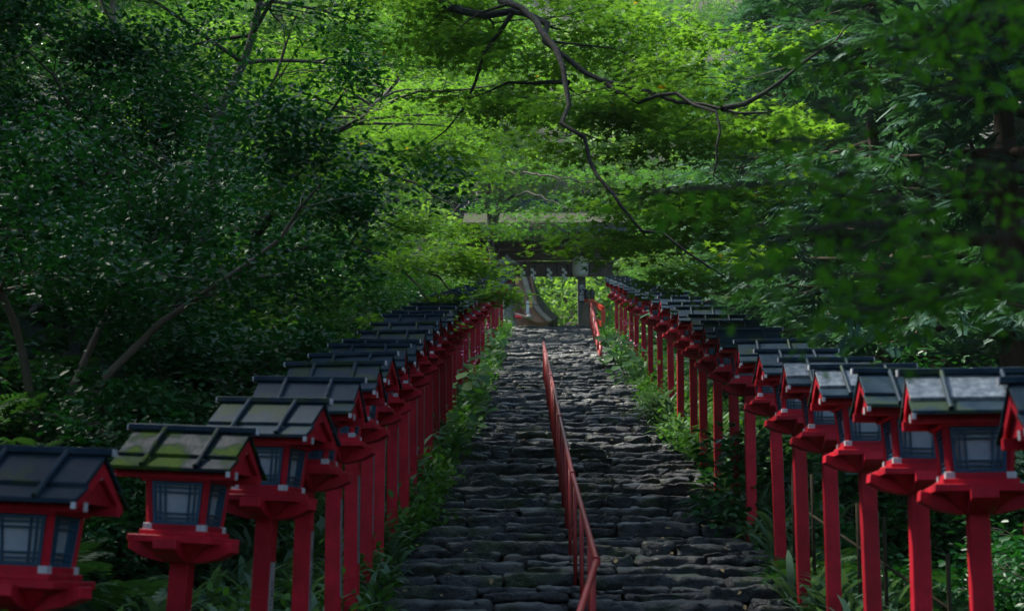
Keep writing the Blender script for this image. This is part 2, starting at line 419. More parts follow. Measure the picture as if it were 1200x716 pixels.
# ------------------------------------------------------------------ lanterns
HT = 2.30
def make_lantern(kind=''):
    root = empty('lantern_post')
    b = MB(); b.box((0, 0, .83), (.095, .095, 1.68)); b.build('post', RED, root, bevel=.004)
    b = MB(); b.box((.0485, 0, 1.12), (.006, .062, .62)); pl = b.build('name_plate', VENT, root)
    b = MB()
    for i in range(9): b.box((.0525, rnd.uniform(-.008, .008), .9+i*.05), (.002, .026+.01*(i % 2), .006)); b.box((.0525, rnd.uniform(-.006, .006), .92+i*.05), (.002, .006, .022))
    b.build('inscription', INK, pl)
    t = HT
    # tray: crossed upswept brackets and stepped plates
    b = MB()
    zb = t-.64
    prof = [(-.262, zb+.058), (-.257, zb+.107), (-.16, zb+.089), (.16, zb+.089), (.257, zb+.107), (.262, zb+.058), (.19, zb+.022), (.09, zb), (-.09, zb), (-.19, zb+.022)]
    b.prism(prof, 'x', -.06, .06); b.prism([(u, v-.002) for u, v in prof], 'y', -.0605, .0605)
    b.box((0, 0, zb+.045), (.13, .13, .09), taper=(2.5, 2.5))
    b.build('bracket', RED, root, bevel=.003)
    b = MB(); b.box((0, 0, zb+.107), (.42, .42, .034)); b.box((0, 0, zb+.137), (.335, .335, .026))
    b.build('tray', RED, root, bevel=.003)
    # box frame
    z0 = zb+.15; z1 = t-.245; w0, w1 = .128, .148
    fr = MB()
    def lerp(z): return w0+(w1-w0)*(z-z0)/(z1-z0)
    for sx in (-1, 1):
        for sy in (-1, 1):
            fr.tube([(sx*w0, sy*w0, z0-.004), (sx*w1, sy*w1, z1+.05)], .021, 4)
    fr.box((0, 0, z0+.012), (2*w0+.045, 2*w0+.045, .03)); fr.box((0, 0, z1+.0), (2*w1+.06, 2*w1+.06, .022)); fr.box((0, 0, z1+.06), (2*w1+.02, 2*w1+.02, .018))
    fr.build('box_frame', RED, root, bevel=.002)
    v = MB()
    for q in range(4):
        rt = Matrix.Rotation(q*math.pi/2, 3, 'Z'); v.box(rt @ Vector((0, -w1+.004, z1+.031)), (.24, .012, .038), rot=rt)
    v.build('vent_board', VENT, root)
    v = MB()
    for q in range(4):
        rt = Matrix.Rotation(q*math.pi/2, 3, 'Z'); v.box(rt @ Vector((0, -w1-.003, z1+.03)), (.082, .008, .012), rot=rt)
    v.build('vent_slot', BLACKW, root)
    # corner caps
    for sx in (-1, 1):
        for sy in (-1, 1):
            cp = MB(); cp.box((sx*(w0+.006), sy*(w0+.006), z0+.013), (.042, .042, .034)); cp.build('corner_cap', WHITE, root, bevel=.002)
    # windows
    for q in range(4):
        rt = Matrix.Rotation(q*math.pi/2, 3, 'Z')
        zb2, zt2 = z0+.028, z1-.012; hb, ht_ = lerp(zb2)-.02, lerp(zt2)-.02
        def pt(u, s, off):    # u -1..1 s 0..1
            z = zb2+(zt2-zb2)*s; return rt @ Vector((u*(hb+(ht_-hb)*s), -(lerp(z)-.002)-off, z))
        wf = MB()
        def bar(u0, s0, u1, s1, wd, off=.0):
            a, c = pt(u0, s0, 0), pt(u1, s1, 0); nrm = rt @ Vector((0, -1, -.1)).normalized()
            d = (c-a).normalized(); sd = d.cross(nrm).normalized()*wd/2; th = nrm*.006; o_ = nrm*off
            vs = [wf.b.verts.new(p_) for p_ in (a-sd-th+o_, a+sd-th+o_, c+sd-th+o_, c-sd-th+o_, a-sd+th+o_, a+sd+th+o_, c+sd+th+o_, c-sd+th+o_)]
            for f in ((0, 1, 2, 3), (7, 6, 5, 4), (0, 4, 5, 1), (1, 5, 6, 2), (2, 6, 7, 3), (3, 7, 4, 0)): wf.b.faces.new([vs[i] for i in f])
        for u in (-.95, .95): bar(u, 0, u, 1, .016, .003)
        for s in (.04, .96): bar(-1, s, 1, s, .016, .004)
        for u in (-.72, -.5, .5, .72): bar(u, .02, u, .98, .0075)
        for s in (.15, .26, .75, .86): bar(-.95, s, .95, s, .0075, .0015)
        wo = wf.build('window', BLUE, root)
        pn = MB(); vs = [pn.b.verts.new(pt(u, s, -.008)) for u, s in ((-.98, .01), (.98, .01), (.98, .99), (-.98, .99))]
        pn.b.faces.new(vs); pn.build('paper_pane', PAPER, wo)
    # purlins with white ends
    for py_, pz_, pl_ in ((-.175, t-.222, .60), (.175, t-.222, .60), (0, t-.085, .56)):
        pu = MB(); pu.box((0, py_, pz_), (pl_, .042, .046)); po = pu.build('purlin', RED, root, bevel=.002)
        if py_ < .1:
            for sx in (-1, 1):
                we = MB(); we.box((sx*(pl_/2+.0005), py_, pz_), (.008, .032, .036)); we.build('purlin_cap', WHITE, po)
    for sx in (-1, 1):
        gb = MB(); gb.prism([(-.24, t-.205), (-.235, t-.235), (0, t-.09), (.235, t-.235), (.24, t-.205), (0, t-.035)], 'x', sx*.283-.008, sx*.283+.008)
        gb.build('gable_board', RED, root)
        gb = MB(); gb.prism([(-.225, t-.205), (0, t-.045), (.225, t-.205)], 'x', sx*.262-.006, sx*.262+.006); gb.build('gable_panel', RED, root)
    # roof: upper and lower course on each side
    M_ = MOSSROOF if kind == 'moss' else (WORN if kind == 'worn' else ROOF)
    rf = MB()
    for s in (-1, 1): rf.prism([(s*.0, t+.0), (s*.19, t-.128), (s*.187, t-.150), (s*.0, t-.024)], 'x', -.30, .30)
    ro = rf.build('roof', M_, root, bevel=.003)
    for s in (-1, 1):
        rf = MB(); rf.prism([(s*.165, t-.133), (s*.285, t-.196), (s*.287, t-.216), (s*.165, t-.154)], 'x', -.305, .305)
        rf.build('lower_course', MOSSROOF if kind == 'moss' else ROOF, ro, bevel=.003)
    hp_ = [(.01, .012), (.10, -.052), (.185, -.112), (.235, -.152), (.292, -.19)]
    for sx in (-.135, .135):
        rb = MB(); rb.tube([(sx, -u, t+w_) for u, w_ in hp_[::-1]]+[(sx, u, t+w_) for u, w_ in hp_], [.014]+[.0125]*8+[.014], 8)
        rb.build('roof_rib', MOSSROOF if kind == 'moss' else ROOF, ro, smooth=False)
    rd = MB(); rd.box((0, 0, t+.012), (.66, .05, .03), taper=(1, .7)); rd.build('ridge_cap', ROOF, ro, bevel=.003)
    for sx in (-1, 1):
        re = MB(); re.box((sx*.333, 0, t+.008), (.008, .034, .03)); re.build('ridge_end', WHITE, ro)
        de = MB(); de.box((sx*.297, -.283, t-.221), (.018, .012, .026)); de.build('eave_tip', WHITE, ro)
    return root
def build_row(data, side):
    words = 'first second third fourth fifth sixth seventh eighth ninth tenth eleventh twelfth thirteenth fourteenth fifteenth sixteenth seventeenth eighteenth nineteenth twentieth twenty-first twenty-second twenty-third twenty-fourth twenty-fifth twenty-sixth twenty-seventh twenty-eighth'.split()
    for i, (px, s, H, rz, tilt, extra) in enumerate(data):
        d = 2000.0/s; q_ = P(px, 285+H*s, d); X = q_.x; z = q_.z
        o = copy_tree({'moss': PROTO_M, 'worn': PROTO_W}.get(extra, PROTO), None, ('inscription', 'eave_tip', 'ridge_end', 'vent_slot', 'purlin_cap') if s < 70 else ())
        o.rotation_euler = (R(rnd.uniform(-1, 1)), R(tilt+rnd.uniform(-.9, .9)), R(rz+rnd.uniform(-3, 3)))
        o.location = Vector((X, d, z))-o.rotation_euler.to_matrix() @ Vector((0, 0, HT))
        o['group'] = 'red lantern posts lining the left side of the steps' if side == 'left' else 'red lantern posts lining the right side of the steps'
        if i == 0:
            lb = 'red lantern post cut by the bottom left corner, nearest of the left row' if side == 'left' else 'red lantern post cut off by the right edge, nearest in the right row'
        elif extra == 'moss': lb = 'red lantern post with bright moss on its dark roof, second up the left row'
        elif extra == 'worn': lb = 'red lantern post with worn silvery roof panels, %s up the right row' % words[i]
        elif i == len(data)-1: lb = 'last and farthest small red lantern post of the %s row, beside the gate' % side
        else: lb = 'red lantern post with dark ribbed roof, %s up the %s row counted from the camera' % (words[i], side)
        o['label'] = lb; o['category'] = 'lantern'
PROTO = make_lantern(); tag(PROTO, 'x', 'lantern')
PROTO_M = make_lantern('moss'); PROTO_W = make_lantern('worn')
left = [(45, 285, .86, -8, 3.0, ''), (226, 239, .92, -9, 3.6, 'moss'), (321, 214, .87, -12, 2.4, ''), (363, 202, .80, -3, .5, ''), (393, 181, .79, -1, 0, ''), (414, 163, .81, -6, 0, ''),
        (433, 148, .82, 0, 0, ''), (447, 138, .84, 0, 0, ''), (461, 128, .82, 0, 0, ''), (473, 119, .80, 0, 0, ''), (484, 111, .77, 0, 0, '')]
for px, s in ((493, 104.5), (502, 98), (510, 92), (518, 86.5), (526, 81), (533, 76), (540, 71), (547, 66.5), (554, 62), (560, 57.5), (566, 53), (572, 49), (578, 45), (583, 41.5), (587.5, 38.5)):
    left.append((px, s, .78+max(0, 80-s)*.004, 0, 0, ''))
right = [(1272, 300, .54, -2, 0, ''), (1138, 255, .60, -3, 0, 'worn'), (1072, 221, .69, -2, 0, ''), (1011, 190, .77, -2, 0, 'worn'), (968, 168, .82, 0, 0, 'worn'), (933, 150, .85, 0, 0, ''), (905, 136, .85, 0, 0, ''),
         (877, 121.5, .84, 0, 0, ''), (857, 111, .84, 0, 0, ''), (840, 102.6, .84, 0, 0, ''), (822, 93.5, .82, 0, 0, ''), (811, 87.5, .81, 0, 0, ''), (797, 80.5, .80, 0, 0, ''), (784, 73.8, .80, 0, 0, ''),
         (772, 67.5, .82, 0, 0, ''), (762, 62, .84, 0, 0, ''), (753, 57.5, .86, 0, 0, ''), (746, 53.5, .88, 0, 0, ''), (739, 50, .9, 0, 0, ''), (733, 46.8, .92, 0, 0, ''), (727, 43.8, .94, 0, 0, ''), (722, 41.3, .96, 0, 0, '')]
build_row(left, 'left'); build_row(right, 'right')
def kill(o):
    for c in list(o.children): kill(c)
    bpy.data.objects.remove(o)
kill(PROTO); kill(PROTO_M); kill(PROTO_W)

# ------------------------------------------------------------------ handrails
def handrail(name, pts, base_z, spacing, label, r=.021, pr=.017, low=None):
    root = empty(name, pts[0]); M0 = Vector(pts[0]); tag(root, label, 'handrail')
    L = [Vector(p)-M0 for p in pts]
    b = MB()
    for i in range(len(L)-1): b.tube([L[i], L[i+1]], r, 10)
    for q in L[1:-1]: b.tube([q-Vector((0, 0, r*1.3)), q+Vector((0, 0, r*1.25))], r*1.25, 10)
    b.build('rail', RAILRED, root, smooth=False)
    if low:
        b = MB(); b.tube([q-Vector((0, 0, low)) for q in L], r*.8, 8); b.build('lower_rail', RAILRED, root)
    tot = sum((L[i+1]-L[i]).length for i in range(len(L)-1)); n = max(2, int(tot/spacing)); 
    for k_ in range(n+1):
        t = tot*k_/n*.999; i = 0
        while i < len(L)-2 and t > (L[i+1]-L[i]).length: t -= (L[i+1]-L[i]).length; i += 1
        q = L[i].lerp(L[i+1], t/(L[i+1]-L[i]).length)
        b = MB(); b.tube([(q.x, q.y, q.z-.01), (q.x, q.y, base_z(q+M0)-M0.z)], pr, 8); b.build('rail_post', RAILRED, root, smooth=True)
    return root
gz = lambda p: g(p.y)-.12
rp = [P(678, 722, 9.3), P(699, 657, 10.9), P(671, 556, 14.8), P(656, 489, 19.4), P(646, 441, 25.5), P(637, 401, 34.5)]
handrail('handrail', rp, gz, 1.25, 'long red pipe handrail running down the middle of the stone steps')
rp2 = [P(704, 404, 41), P(698, 377, 46), P(692, 354, 55.5)]
handrail('handrail', rp2, gz, 2.4, 'short red pipe handrail near the top of the steps beside the right lantern row', .03, .04, .45)

# ------------------------------------------------------------------ roofed gate
GY = 57.6; GZ = g(GY)-.02
gate = empty('roofed_gate', (0, GY, GZ)); tag(gate, 'old roofed wooden gate with mossy bark roof at the top of the steps', 'gate')
def gx(px, d=GY): return P(px, 300, d).x
def gzz(py, d=GY): return P(640, py, d).z-GZ
def rel(px, py, dy=0): p = P(px, py, GY+dy); return Vector((p.x, dy, p.z-GZ))
xl, xr = gx(598), gx(682)
for xx in (xl, xr):
    for yy in (0, 2.2):
        b = MB(); b.box((xx, yy, 1.3), (.24, .24, 2.7)); b.build('gate_post', GREYW, gate, bevel=.015)
zl = gzz(325); xL, xR = gx(560), gx(719)
b = MB(); b.box(((xL+xR)/2, 0, zl+.08), (xR-xL, .16, .10)); b.box(((xL+xR)/2, 0, zl+.50), (xR-xL, .18, .09)); b.build('lintel', DARKW, gate)
b = MB(); b.box(((xL+xR)/2, .02, zl+.29), (xR-xL-.1, .05, .34)); b.build('transom_panel', DARKW, gate)
b = MB(); n = 12
for i in range(n+1): b.box((xL+.08+(xR-xL-.16)*i/n, -.03, zl+.29), (.06, .1, .33))
b.build('transom_bars', BLACKW, gate)
b = MB(); b.box(((xL+xR)/2, 0, zl+.72), (xR-xL-.3, .26, .24)); b.box(((xL+xR)/2, 0, zl+1.05), (xR-xL-.5, .24, .16)); b.build('beam', DARKW, gate)
for i in range(5):
    b = MB(); xx = xL+.6+(xR-xL-1.2)*i/4; b.box((xx, -.02, zl+.9), (.2, .34, .2), taper=(1.5, 1.5)); b.build('bracket', DARKW, gate)
# curved bark roof (ridge along x)
ze = gzz(281); zr = gzz(246); hw = 2.35
def roofprof(off):
    return [(u*hw, ze+(zr-ze)*(1-abs(u))**1.25-off+.10*abs(u)**3) for u in np.linspace(-1, 1, 13)]
b = MB(); pr_ = roofprof(0); pb = roofprof(.26)
b.prism([(u, v) for u, v in pr_]+[(u*.97, v) for u, v in pb[::-1]], 'x', gx(548)-.1, gx(722)+.35); 
m = N('bark_thatch'); v = m.n('ShaderNodeNewGeometry').outputs['Position']; a = m.noise(v, 3, 5); bb = m.noise(v, 30, 4, .7)
c = m.mix(bb, (.04, .036, .028), (.10, .088, .07)); c = m.mix(m.ramp(a, [(.45, (0, 0, 0)), (.6, (1, 1, 1))]), c, (.06, .085, .03))
m.bsdf(Base__Color=c, Roughness=.95, Specular__IOR__Level=.08, Normal=m.bump(bb, .8, .03)); THATCH = m.m
b.build('thatch_roof', THATCH, gate)
b = MB(); b.box(((gx(552)+gx(636))/2+.0+.9, 0, zr+.05), (5.0, .5, .16)); b.box(((gx(552)+gx(636))/2+.9, 0, zr+.19), (5.1, .34, .12)); b.box(((gx(552)+gx(636))/2+.9, 0, zr+.31), (4.9, .26, .1)); b.build('ridge_tiles', ROOF, gate)
b = MB()
for i in range(22):
    xx = gx(550)+.1+i*(gx(722)-gx(550))/21
    b.box((xx, -hw*.55, ze-.12), (.07, hw*.85, .08), rot=Matrix.Rotation(R(16), 3, 'X'))
b.build('rafters', BROWNW, gate)
b = MB(); b.box(((gx(548)+gx(722))/2+.15, -hw*.96, ze-.14), (gx(722)-gx(548)+.4, .1, .12)); b.build('eave_board', NAVY, gate)
# hanging big paper lantern
lc = P(680, 313, GY-.45)
ln = empty('paper_lantern', (lc.x, GY-.45, lc.z)); tag(ln, 'large cream paper lantern hanging under the gate roof above the navy signboard', 'paper lantern')
rr = .27; prof = [(.13, -.36)]+[(rr*(1-.35*abs(t)**6)*(1+.012*math.cos(i*math.pi)), t*.35) for i, t in enumerate(np.linspace(-1, 1, 23))]+[(.13, .36)]
b = MB(); b.lathe(prof, sides=28); b.build('shade', LPAPER, ln, smooth=True)
b = MB(); b.lathe([(.14, .345), (.15, .36), (.15, .40), (.12, .41)], sides=20); b.lathe([(.12, -.41), (.15, -.4), (.15, -.36), (.14, -.345)], sides=20); b.tube([(0, 0, .4), (0, .1, .95)], .012, 6); b.build('lantern_ring', BLACKW, ln)
# crest stroke seen on the right side of the shade
b = MB()
for z_ in (-.12, -.02, .08):
    b.box((.215, -.168, z_), (.012, .07, .05), rot=Matrix.Rotation(R(52), 3, 'Z'))
b.build('shade_marking', INK, ln)
# signboard with writing
sp_ = P(682, 343, GY-.2)
sg = empty('signboard', (sp_.x, GY-.15, sp_.z)); tag(sg, 'narrow navy signboard with three white characters on the right gate post', 'sign')
b = MB(); b.box((0, 0, 0), (.235, .035, .66)); b.build('board', NAVY, sg, bevel=.006)
def text(body, size, loc, mat, parent, name='lettering', rot=(math.pi/2, 0, 0)):
    cu = bpy.data.curves.new(name, 'FONT'); cu.body = body; cu.size = size; cu.extrude = .002; cu.align_x = 'CENTER'; cu.align_y = 'CENTER'; cu.materials.append(mat)
    o = bpy.data.objects.new(name, cu); link(o, parent); o.location = loc; o.rotation_euler = rot
    dg = bpy.context.evaluated_depsgraph_get(); me = bpy.data.meshes.new_from_object(o.evaluated_get(dg)); 
    o2 = bpy.data.objects.new(name, me); bpy.data.objects.remove(o); link(o2, parent); o2.location = loc; o2.rotation_euler = rot; return o2
for ch, z_, s_ in (('水', .2, .21), ('占', 0, .17), ('齋', -.2, .21)): text(ch, s_, (0, -.022, z_), WPAPER, sg, 'character')
# paper streamers
for i, (px, nm) in enumerate(((612.5, 'leftmost of the four'), (625, 'second of the four from the left'), (644, 'third of the four from the left'), (661.5, 'nearest the cream lantern'))):
    c0 = P(px, 314, GY-.14); c1 = P(px, 327, GY-.14)
    o = MB(); zz = c0.z
    h = (c0.z-c1.z)/4
    for q in range(4):
        sx = .05 if q % 2 else -.05
        vs = [(-.055+sx*.7, 0), (.055+sx*.7, -.03), (.055+sx*.7, -h-.04), (-.055+sx*.7, -h-.01)]
        A = [o.b.verts.new((u, -.002-q*.012, w-q*h)) for u, w in vs]; B = [o.b.verts.new((u, .002-q*.012, w-q*h)) for u, w in vs]
        o.b.faces.new(A); o.b.faces.new(B[::-1])
        for e in range(4): o.b.faces.new([A[e], B[e], B[(e+1) % 4], A[(e+1) % 4]])
    so = o.build('paper_streamer', WPAPER); so.location = (c0.x, GY-.14, c0.z)
    tag(so, 'white zigzag paper streamer on the gate beam, %s' % nm, 'paper streamer', 'paper streamers on the gate beam')

# shrine hall behind gate with swept gable
HY = 66.0
hall = empty('shrine_hall', (P(600, 380, HY).x, HY, g(HY))); tag(hall, 'shrine hall with sweeping brown curved gable roof seen through the gate', 'building')
h0 = hall.location
def hp(px, py, dy=0): p = P(px, py, HY+dy); return (p.x-h0.x, p.z-h0.z)
curve_pts = [(612, 296), (616, 322), (621, 340), (628, 355), (636, 366), (647, 376)]
inner = [(598, 300), (604, 322), (612, 345), (619, 360), (628, 372), (634, 377)]
b = MB(); b.prism([hp(*q) for q in curve_pts]+[hp(*q) for q in [(642, 378), (631, 368), (623, 357), (616, 343), (611, 325), (606, 296)]], 'y', -.25, .25); b.build('barge_board', CREAM, hall)
b = MB(); b.prism([hp(*q) for q in [(606, 296), (611, 325), (616, 343), (623, 357), (631, 368), (642, 378), (628, 378), (616, 372), (608, 352), (602, 325), (598, 296)]], 'y', -.1, 3.5); b.build('roof_soffit', BROWNW, hall)
b = MB(); b.prism([hp(q[0]+1.5, q[1]) for q in curve_pts]+[hp(q[0]+7, q[1]-5) for q in curve_pts[::-1]], 'y', .1, 6); b.build('bark_roof', THATCH, hall)
b = MB(); b.prism([hp(*q) for q in [(560, 290), (600, 296), (612, 350), (620, 380), (560, 380)]], 'y', .5, .7); b.build('wall', BROWNW, hall)
for i in range(7):
    a = hp(592+i*4, 300); c_ = hp(604+i*4.2, 362); b = MB(); b.tube([(a[0], -.05, a[1]), (c_[0], -.05, c_[1])], .06, 4); b.build('rafter', DARKW if i % 2 else BROWNW, hall)
b = MB(); q = hp(618.5, 362); b.box((q[0], -.4, q[1]), (.12, .08, .5)); b.build('finial_board', WHITE, hall)
b = MB(); q = hp(622, 361); b.box((q[0], -.42, q[1]+.1), (.12, .06, .3)); q = hp(606, 330); b.box((q[0], -.3, q[1]), (.12, .06, .3)); q = hp(604, 312); b.box((q[0], -.3, q[1]), (.2, .06, .14)); b.build('gilt_fitting', GOLD, hall)
b = MB(); q = hp(620, 374); b.lathe([(.05, q[1]-.12), (.13, q[1]-.06), (.15, q[1]), (.1, q[1]+.08), (.03, q[1]+.12)], (q[0], -.5), 14); b.build('carved_pendant', GREYW, hall)
b = MB(); a = hp(596, 375); c_ = hp(618, 381); b.tube([(a[0], -2, a[1]), (c_[0], -2, c_[1])], .045, 6); b.build('base_rail', CREAM, hall)
b = MB(); a = hp(596, 379); c_ = hp(612, 382); b.tube([(a[0], -2.05, a[1]), (c_[0], -2.05, c_[1])], .06, 6); b.build('base_rail', RED, hall)

# grey slatted hut roof and lantern left of the gate
hx = P(583, 320, 54.5)
bx_ = empty('stone_lantern', (P(594, 330, 56).x, 56.0, g(56))); tag(bx_, 'pale grey stone lantern standing left of the gate behind the far lantern posts', 'stone lantern')
zt_ = P(594, 303, 56).z-g(56)
b = MB(); b.lathe([(.34, 0), (.34, .15), (.16, .25), (.14, zt_-.8), (.3, zt_-.7), (.3, zt_-.6)], sides=8); b.build('shaft', GREYSTONE, bx_)
b = MB(); b.lathe([(.22, zt_-.6), (.24, zt_-.25)], sides=6); b.build('light_chamber', GREYSTONE, bx_)
b = MB(); b.lathe([(.42, zt_-.25), (.44, zt_-.2), (.2, zt_-.04), (.08, zt_+.05), (.02, zt_+.15)], sides=6); b.build('stone_cap', GREYSTONE, bx_)
bw = empty('slatted_fence', (P(578, 330, 57.2).x, 57.0, g(57))); tag(bw, 'blue grey slatted board fence left of the gate post', 'fence')
z0_, z1_ = P(578, 326, 57).z-g(57), P(578, 314, 57).z-g(57)
b = MB()
for i in range(4): b.box((0, 0, z0_+(z1_-z0_)*i/3), (1.05, .04, .07))
b.build('slats', WHITE, bw)
b = MB(); b.box((0, .06, z0_/2+z1_/2), (1.0, .04, z1_-z0_)); b.build('backing_board', ROOF, bw)
for sx in (-.5, .5): b = MB(); b.box((sx, .03, z1_/2), (.08, .08, z1_)); b.build('fence_post', GREYW, bw)

# vermilion fence corner with black caps at the right of the gate
vr = empty('vermilion_fence', (P(694, 378, 56.2).x, 56.2, g(56.2))); v0 = vr.location; tag(vr, 'bright orange red fence with black capped posts right of the gate', 'fence')
def vp(px, py, dy=0): p = P(px, py, 56.2+dy); return Vector((p.x-v0.x, dy, p.z-v0.z))
for px, dy in ((694, 0), (687.3, 1.2)):
    t_ = vp(px, 352, dy); b = MB(); b.box((t_.x, dy, t_.z/2-.1), (.13, .13, t_.z+.3)); po = b.build('fence_post', ORANGE, vr, bevel=.01)
    b = MB(); b.lathe([(.085, t_.z+.04), (.095, t_.z+.08), (.085, t_.z+.14), (.1, t_.z+.2), (.09, t_.z+.33), (.03, t_.z+.39)], (t_.x, dy), 14); b.build('post_cap', BLACKW, po, smooth=True)
for a, c_ in ((vp(686, 353.5, 1.2), vp(694, 353.5, 0)), (vp(694, 354, 0), vp(707, 362, -3)), (vp(694, 372, 0), vp(707, 381, -3))):
    b = MB(); d_ = (c_-a); b.box((a+c_)/2, (d_.length, .09, .14), rot=d_.to_track_quat('X', 'Z').to_matrix()); b.build('fence_rail', ORANGE, vr)
t_ = vp(707, 362, -3); b = MB(); b.box((t_.x, -3, t_.z/2-.2), (.12, .12, t_.z+.4)); b.build('fence_post', ORANGE, vr)
# tan boulder
v_, f_ = stone(-.28, .28, -.25, .25, -.2, .85, 5, .08, 7, 6, 8)
v_[:, 0] *= (1-.35*np.clip(v_[:, 2], 0, 1)); v_[:, 0] += .12*v_[:, 2]
bo = np_mesh('standing_stone', v_, f_, TANSTONE, smooth=True); bo.location = (P(688, 378, 56.9).x, 56.9, g(56.9)-.02); tag(bo, 'tan pointed boulder standing at the foot of the right gate post', 'boulder')

# mossy edge boulders along the left of the stairs
mb_spots = [(-1.5, 20.2, .2, 'mossy rounded boulder at the left edge of the steps, lower of the pair'), (-1.52, 22.3, .22, 'mossy boulder at the left edge of the steps, higher of the pair'),
            (-1.5, 13.6, .17, 'mossy boulder at the left edge near the foot of the visible steps')]
for i, (x_, y_, r_, lb) in enumerate(mb_spots):
    v_, f_ = stone(-r_, r_, -r_, r_, -r_*.8, r_*.8, i*7+3, .06, 8, 7, 7)
    v_ = v_/np.maximum(np.linalg.norm(v_, axis=1, keepdims=True)/r_, .6)**.75*[1.1, 1.1, .8]
    o = np_mesh('mossy_boulder', v_, f_, STONE2, smooth=True); o.location = (x_, y_, g(y_)+r_*.3); tag(o, lb, 'boulder', 'boulders edging the steps')

# bamboo fence behind right posts
bf = empty('bamboo_fence', (3.0, 11, g(11))); tag(bf, 'dim bamboo lattice fence behind the near posts of the right row', 'fence')
A_, B_ = P(930, 600, 14.5), P(1110, 640, 10.5)
n = 6
for i in range(n+1):
    q = A_.lerp(B_, i/n); b = MB(); z_ = terrain(q.x, q.y)
    b.tube([(q.x-3, q.y-11, z_-g(11)-.1), (q.x-3, q.y-11, z_-g(11)+.95)], .014, 8); b.build('bamboo_pole', BAMBOO, bf, smooth=True)
for h_ in (.62,):
    b = MB(); b.tube([(A_.x-3, A_.y-11, terrain(A_.x, A_.y)-g(11)+h_), (B_.x-3, B_.y-11, terrain(B_.x, B_.y)-g(11)+h_)], .011, 8); b.build('bamboo_rail', BAMBOO, bf, smooth=True)

# tiled roof glimpsed at upper right
p0 = P(1165, 100, 27)
th = empty('hillside_house', (p0.x+3.7, 27, p0.z-5)); tag(th, 'house with pale tiled roof glimpsed through the trees at the upper right', 'building')
b = MB(); b.prism([(-4, 4.2), (0, 5.1), (4, 4.2), (4, 3.95), (0, 4.85), (-4, 3.95)], 'y', -2.5, 3); b.build('tiled_roof', GREYSTONE, th)
b = MB()
for i in range(19):
    xx = -3.8+i*.42; zz = 5.1-abs(xx)*.22
    b.tube([(xx, -2.55, zz+.02), (xx, 3, zz+.02)], .09, 8)
b.build('roof_tile_rows', WHITE, th)
b = MB(); b.box((0, .5, 1.9), (6.4, 4, 4.0)); b.build('wall', GREYW, th)

# ------------------------------------------------------------------ vegetation
def grow(rng, p, d, L, r0, depth, cfg, out, tips, lvl=0):
    n = max(3, int(L/cfg['seg'])); pts = [p.copy()]; rad = [r0]; d = d.normalized(); q = p.copy()
    for i in range(n):
        j = Vector((rng.gauss(0, 1), rng.gauss(0, 1), rng.gauss(0, 1)*.7))*cfg['wig']
        d = (d+j); 
        if lvl > 0: d.z = d.z*(1-cfg['flat'])+cfg['rise']*cfg['flat']-cfg['droop']*(i/n)
        else: d += Vector(cfg.get('lean', (0, 0, 0)))*.1
        d.normalize(); q = q+d*(L/n); pts.append(q.copy()); rad.append(max(.004, r0*(1-.78*(i+1)/n)))
        if depth > 0 and (i+1)/n > cfg['clear'][min(lvl, 2)]:
            for _ in range(cfg['kids'][min(lvl, len(cfg['kids'])-1)]):
                if rng.random() < .85:
                    a = rng.uniform(0, 2*math.pi) if lvl == 0 else math.atan2(d.y, d.x)+rng.choice((-1, 1))*rng.uniform(.45, 1.15)
                    el = rng.uniform(*cfg['el']) if lvl == 0 else rng.uniform(-.1, .25)
                    cd = Vector((math.cos(a)*math.cos(el), math.sin(a)*math.cos(el), math.sin(el)))
                    cl = L*cfg['ratio'][min(lvl, 2)]*rng.uniform(.7, 1.15)*(1-.45*(i/n))
                    grow(rng, q, cd, cl, rad[-1]*.62, depth-1, cfg, out, tips, lvl+1)
        if depth <= cfg.get('tipdepth', 0) and i >= n*.3: tips.append((q.copy(), d.copy()))
    out.append((pts, rad))
    if depth <= 1: tips.append((q.copy(), d.copy()))
def tubes_mesh(branches, name, mat, parent, minr=.0, big=8):
    parts = []
    for pts, rad in branches:
        if rad[0] < minr: continue
        S = big if rad[0] > .05 else (5 if rad[0] > .015 else 3)
        P_ = np.array([tuple(q) for q in pts]); R_ = np.array(rad)
        t = np.gradient(P_, axis=0); t = unit(t); up = np.where(np.abs(t[:, 2:3]) < .9, [[0, 0, 1.]], [[1., 0, 0]])
        u = unit(np.cross(t, up)); w = np.cross(t, u); a = np.arange(S)*2*math.pi/S
        V_ = (P_[:, None]+(u[:, None]*np.cos(a)[None, :, None]+w[:, None]*np.sin(a)[None, :, None])*R_[:, None, None]).reshape(-1, 3)
        n_ = len(P_); i = np.arange(n_-1)[:, None]*S; k_ = np.arange(S)[None]; k2 = (k_+1) % S
        parts.append((V_, [np.stack([i+k_, i+k2, i+S+k2, i+S+k_], -1).reshape(-1, 4)]))
    v_, f_ = merge(parts); return np_mesh(name, v_, f_, mat, parent, smooth=True)
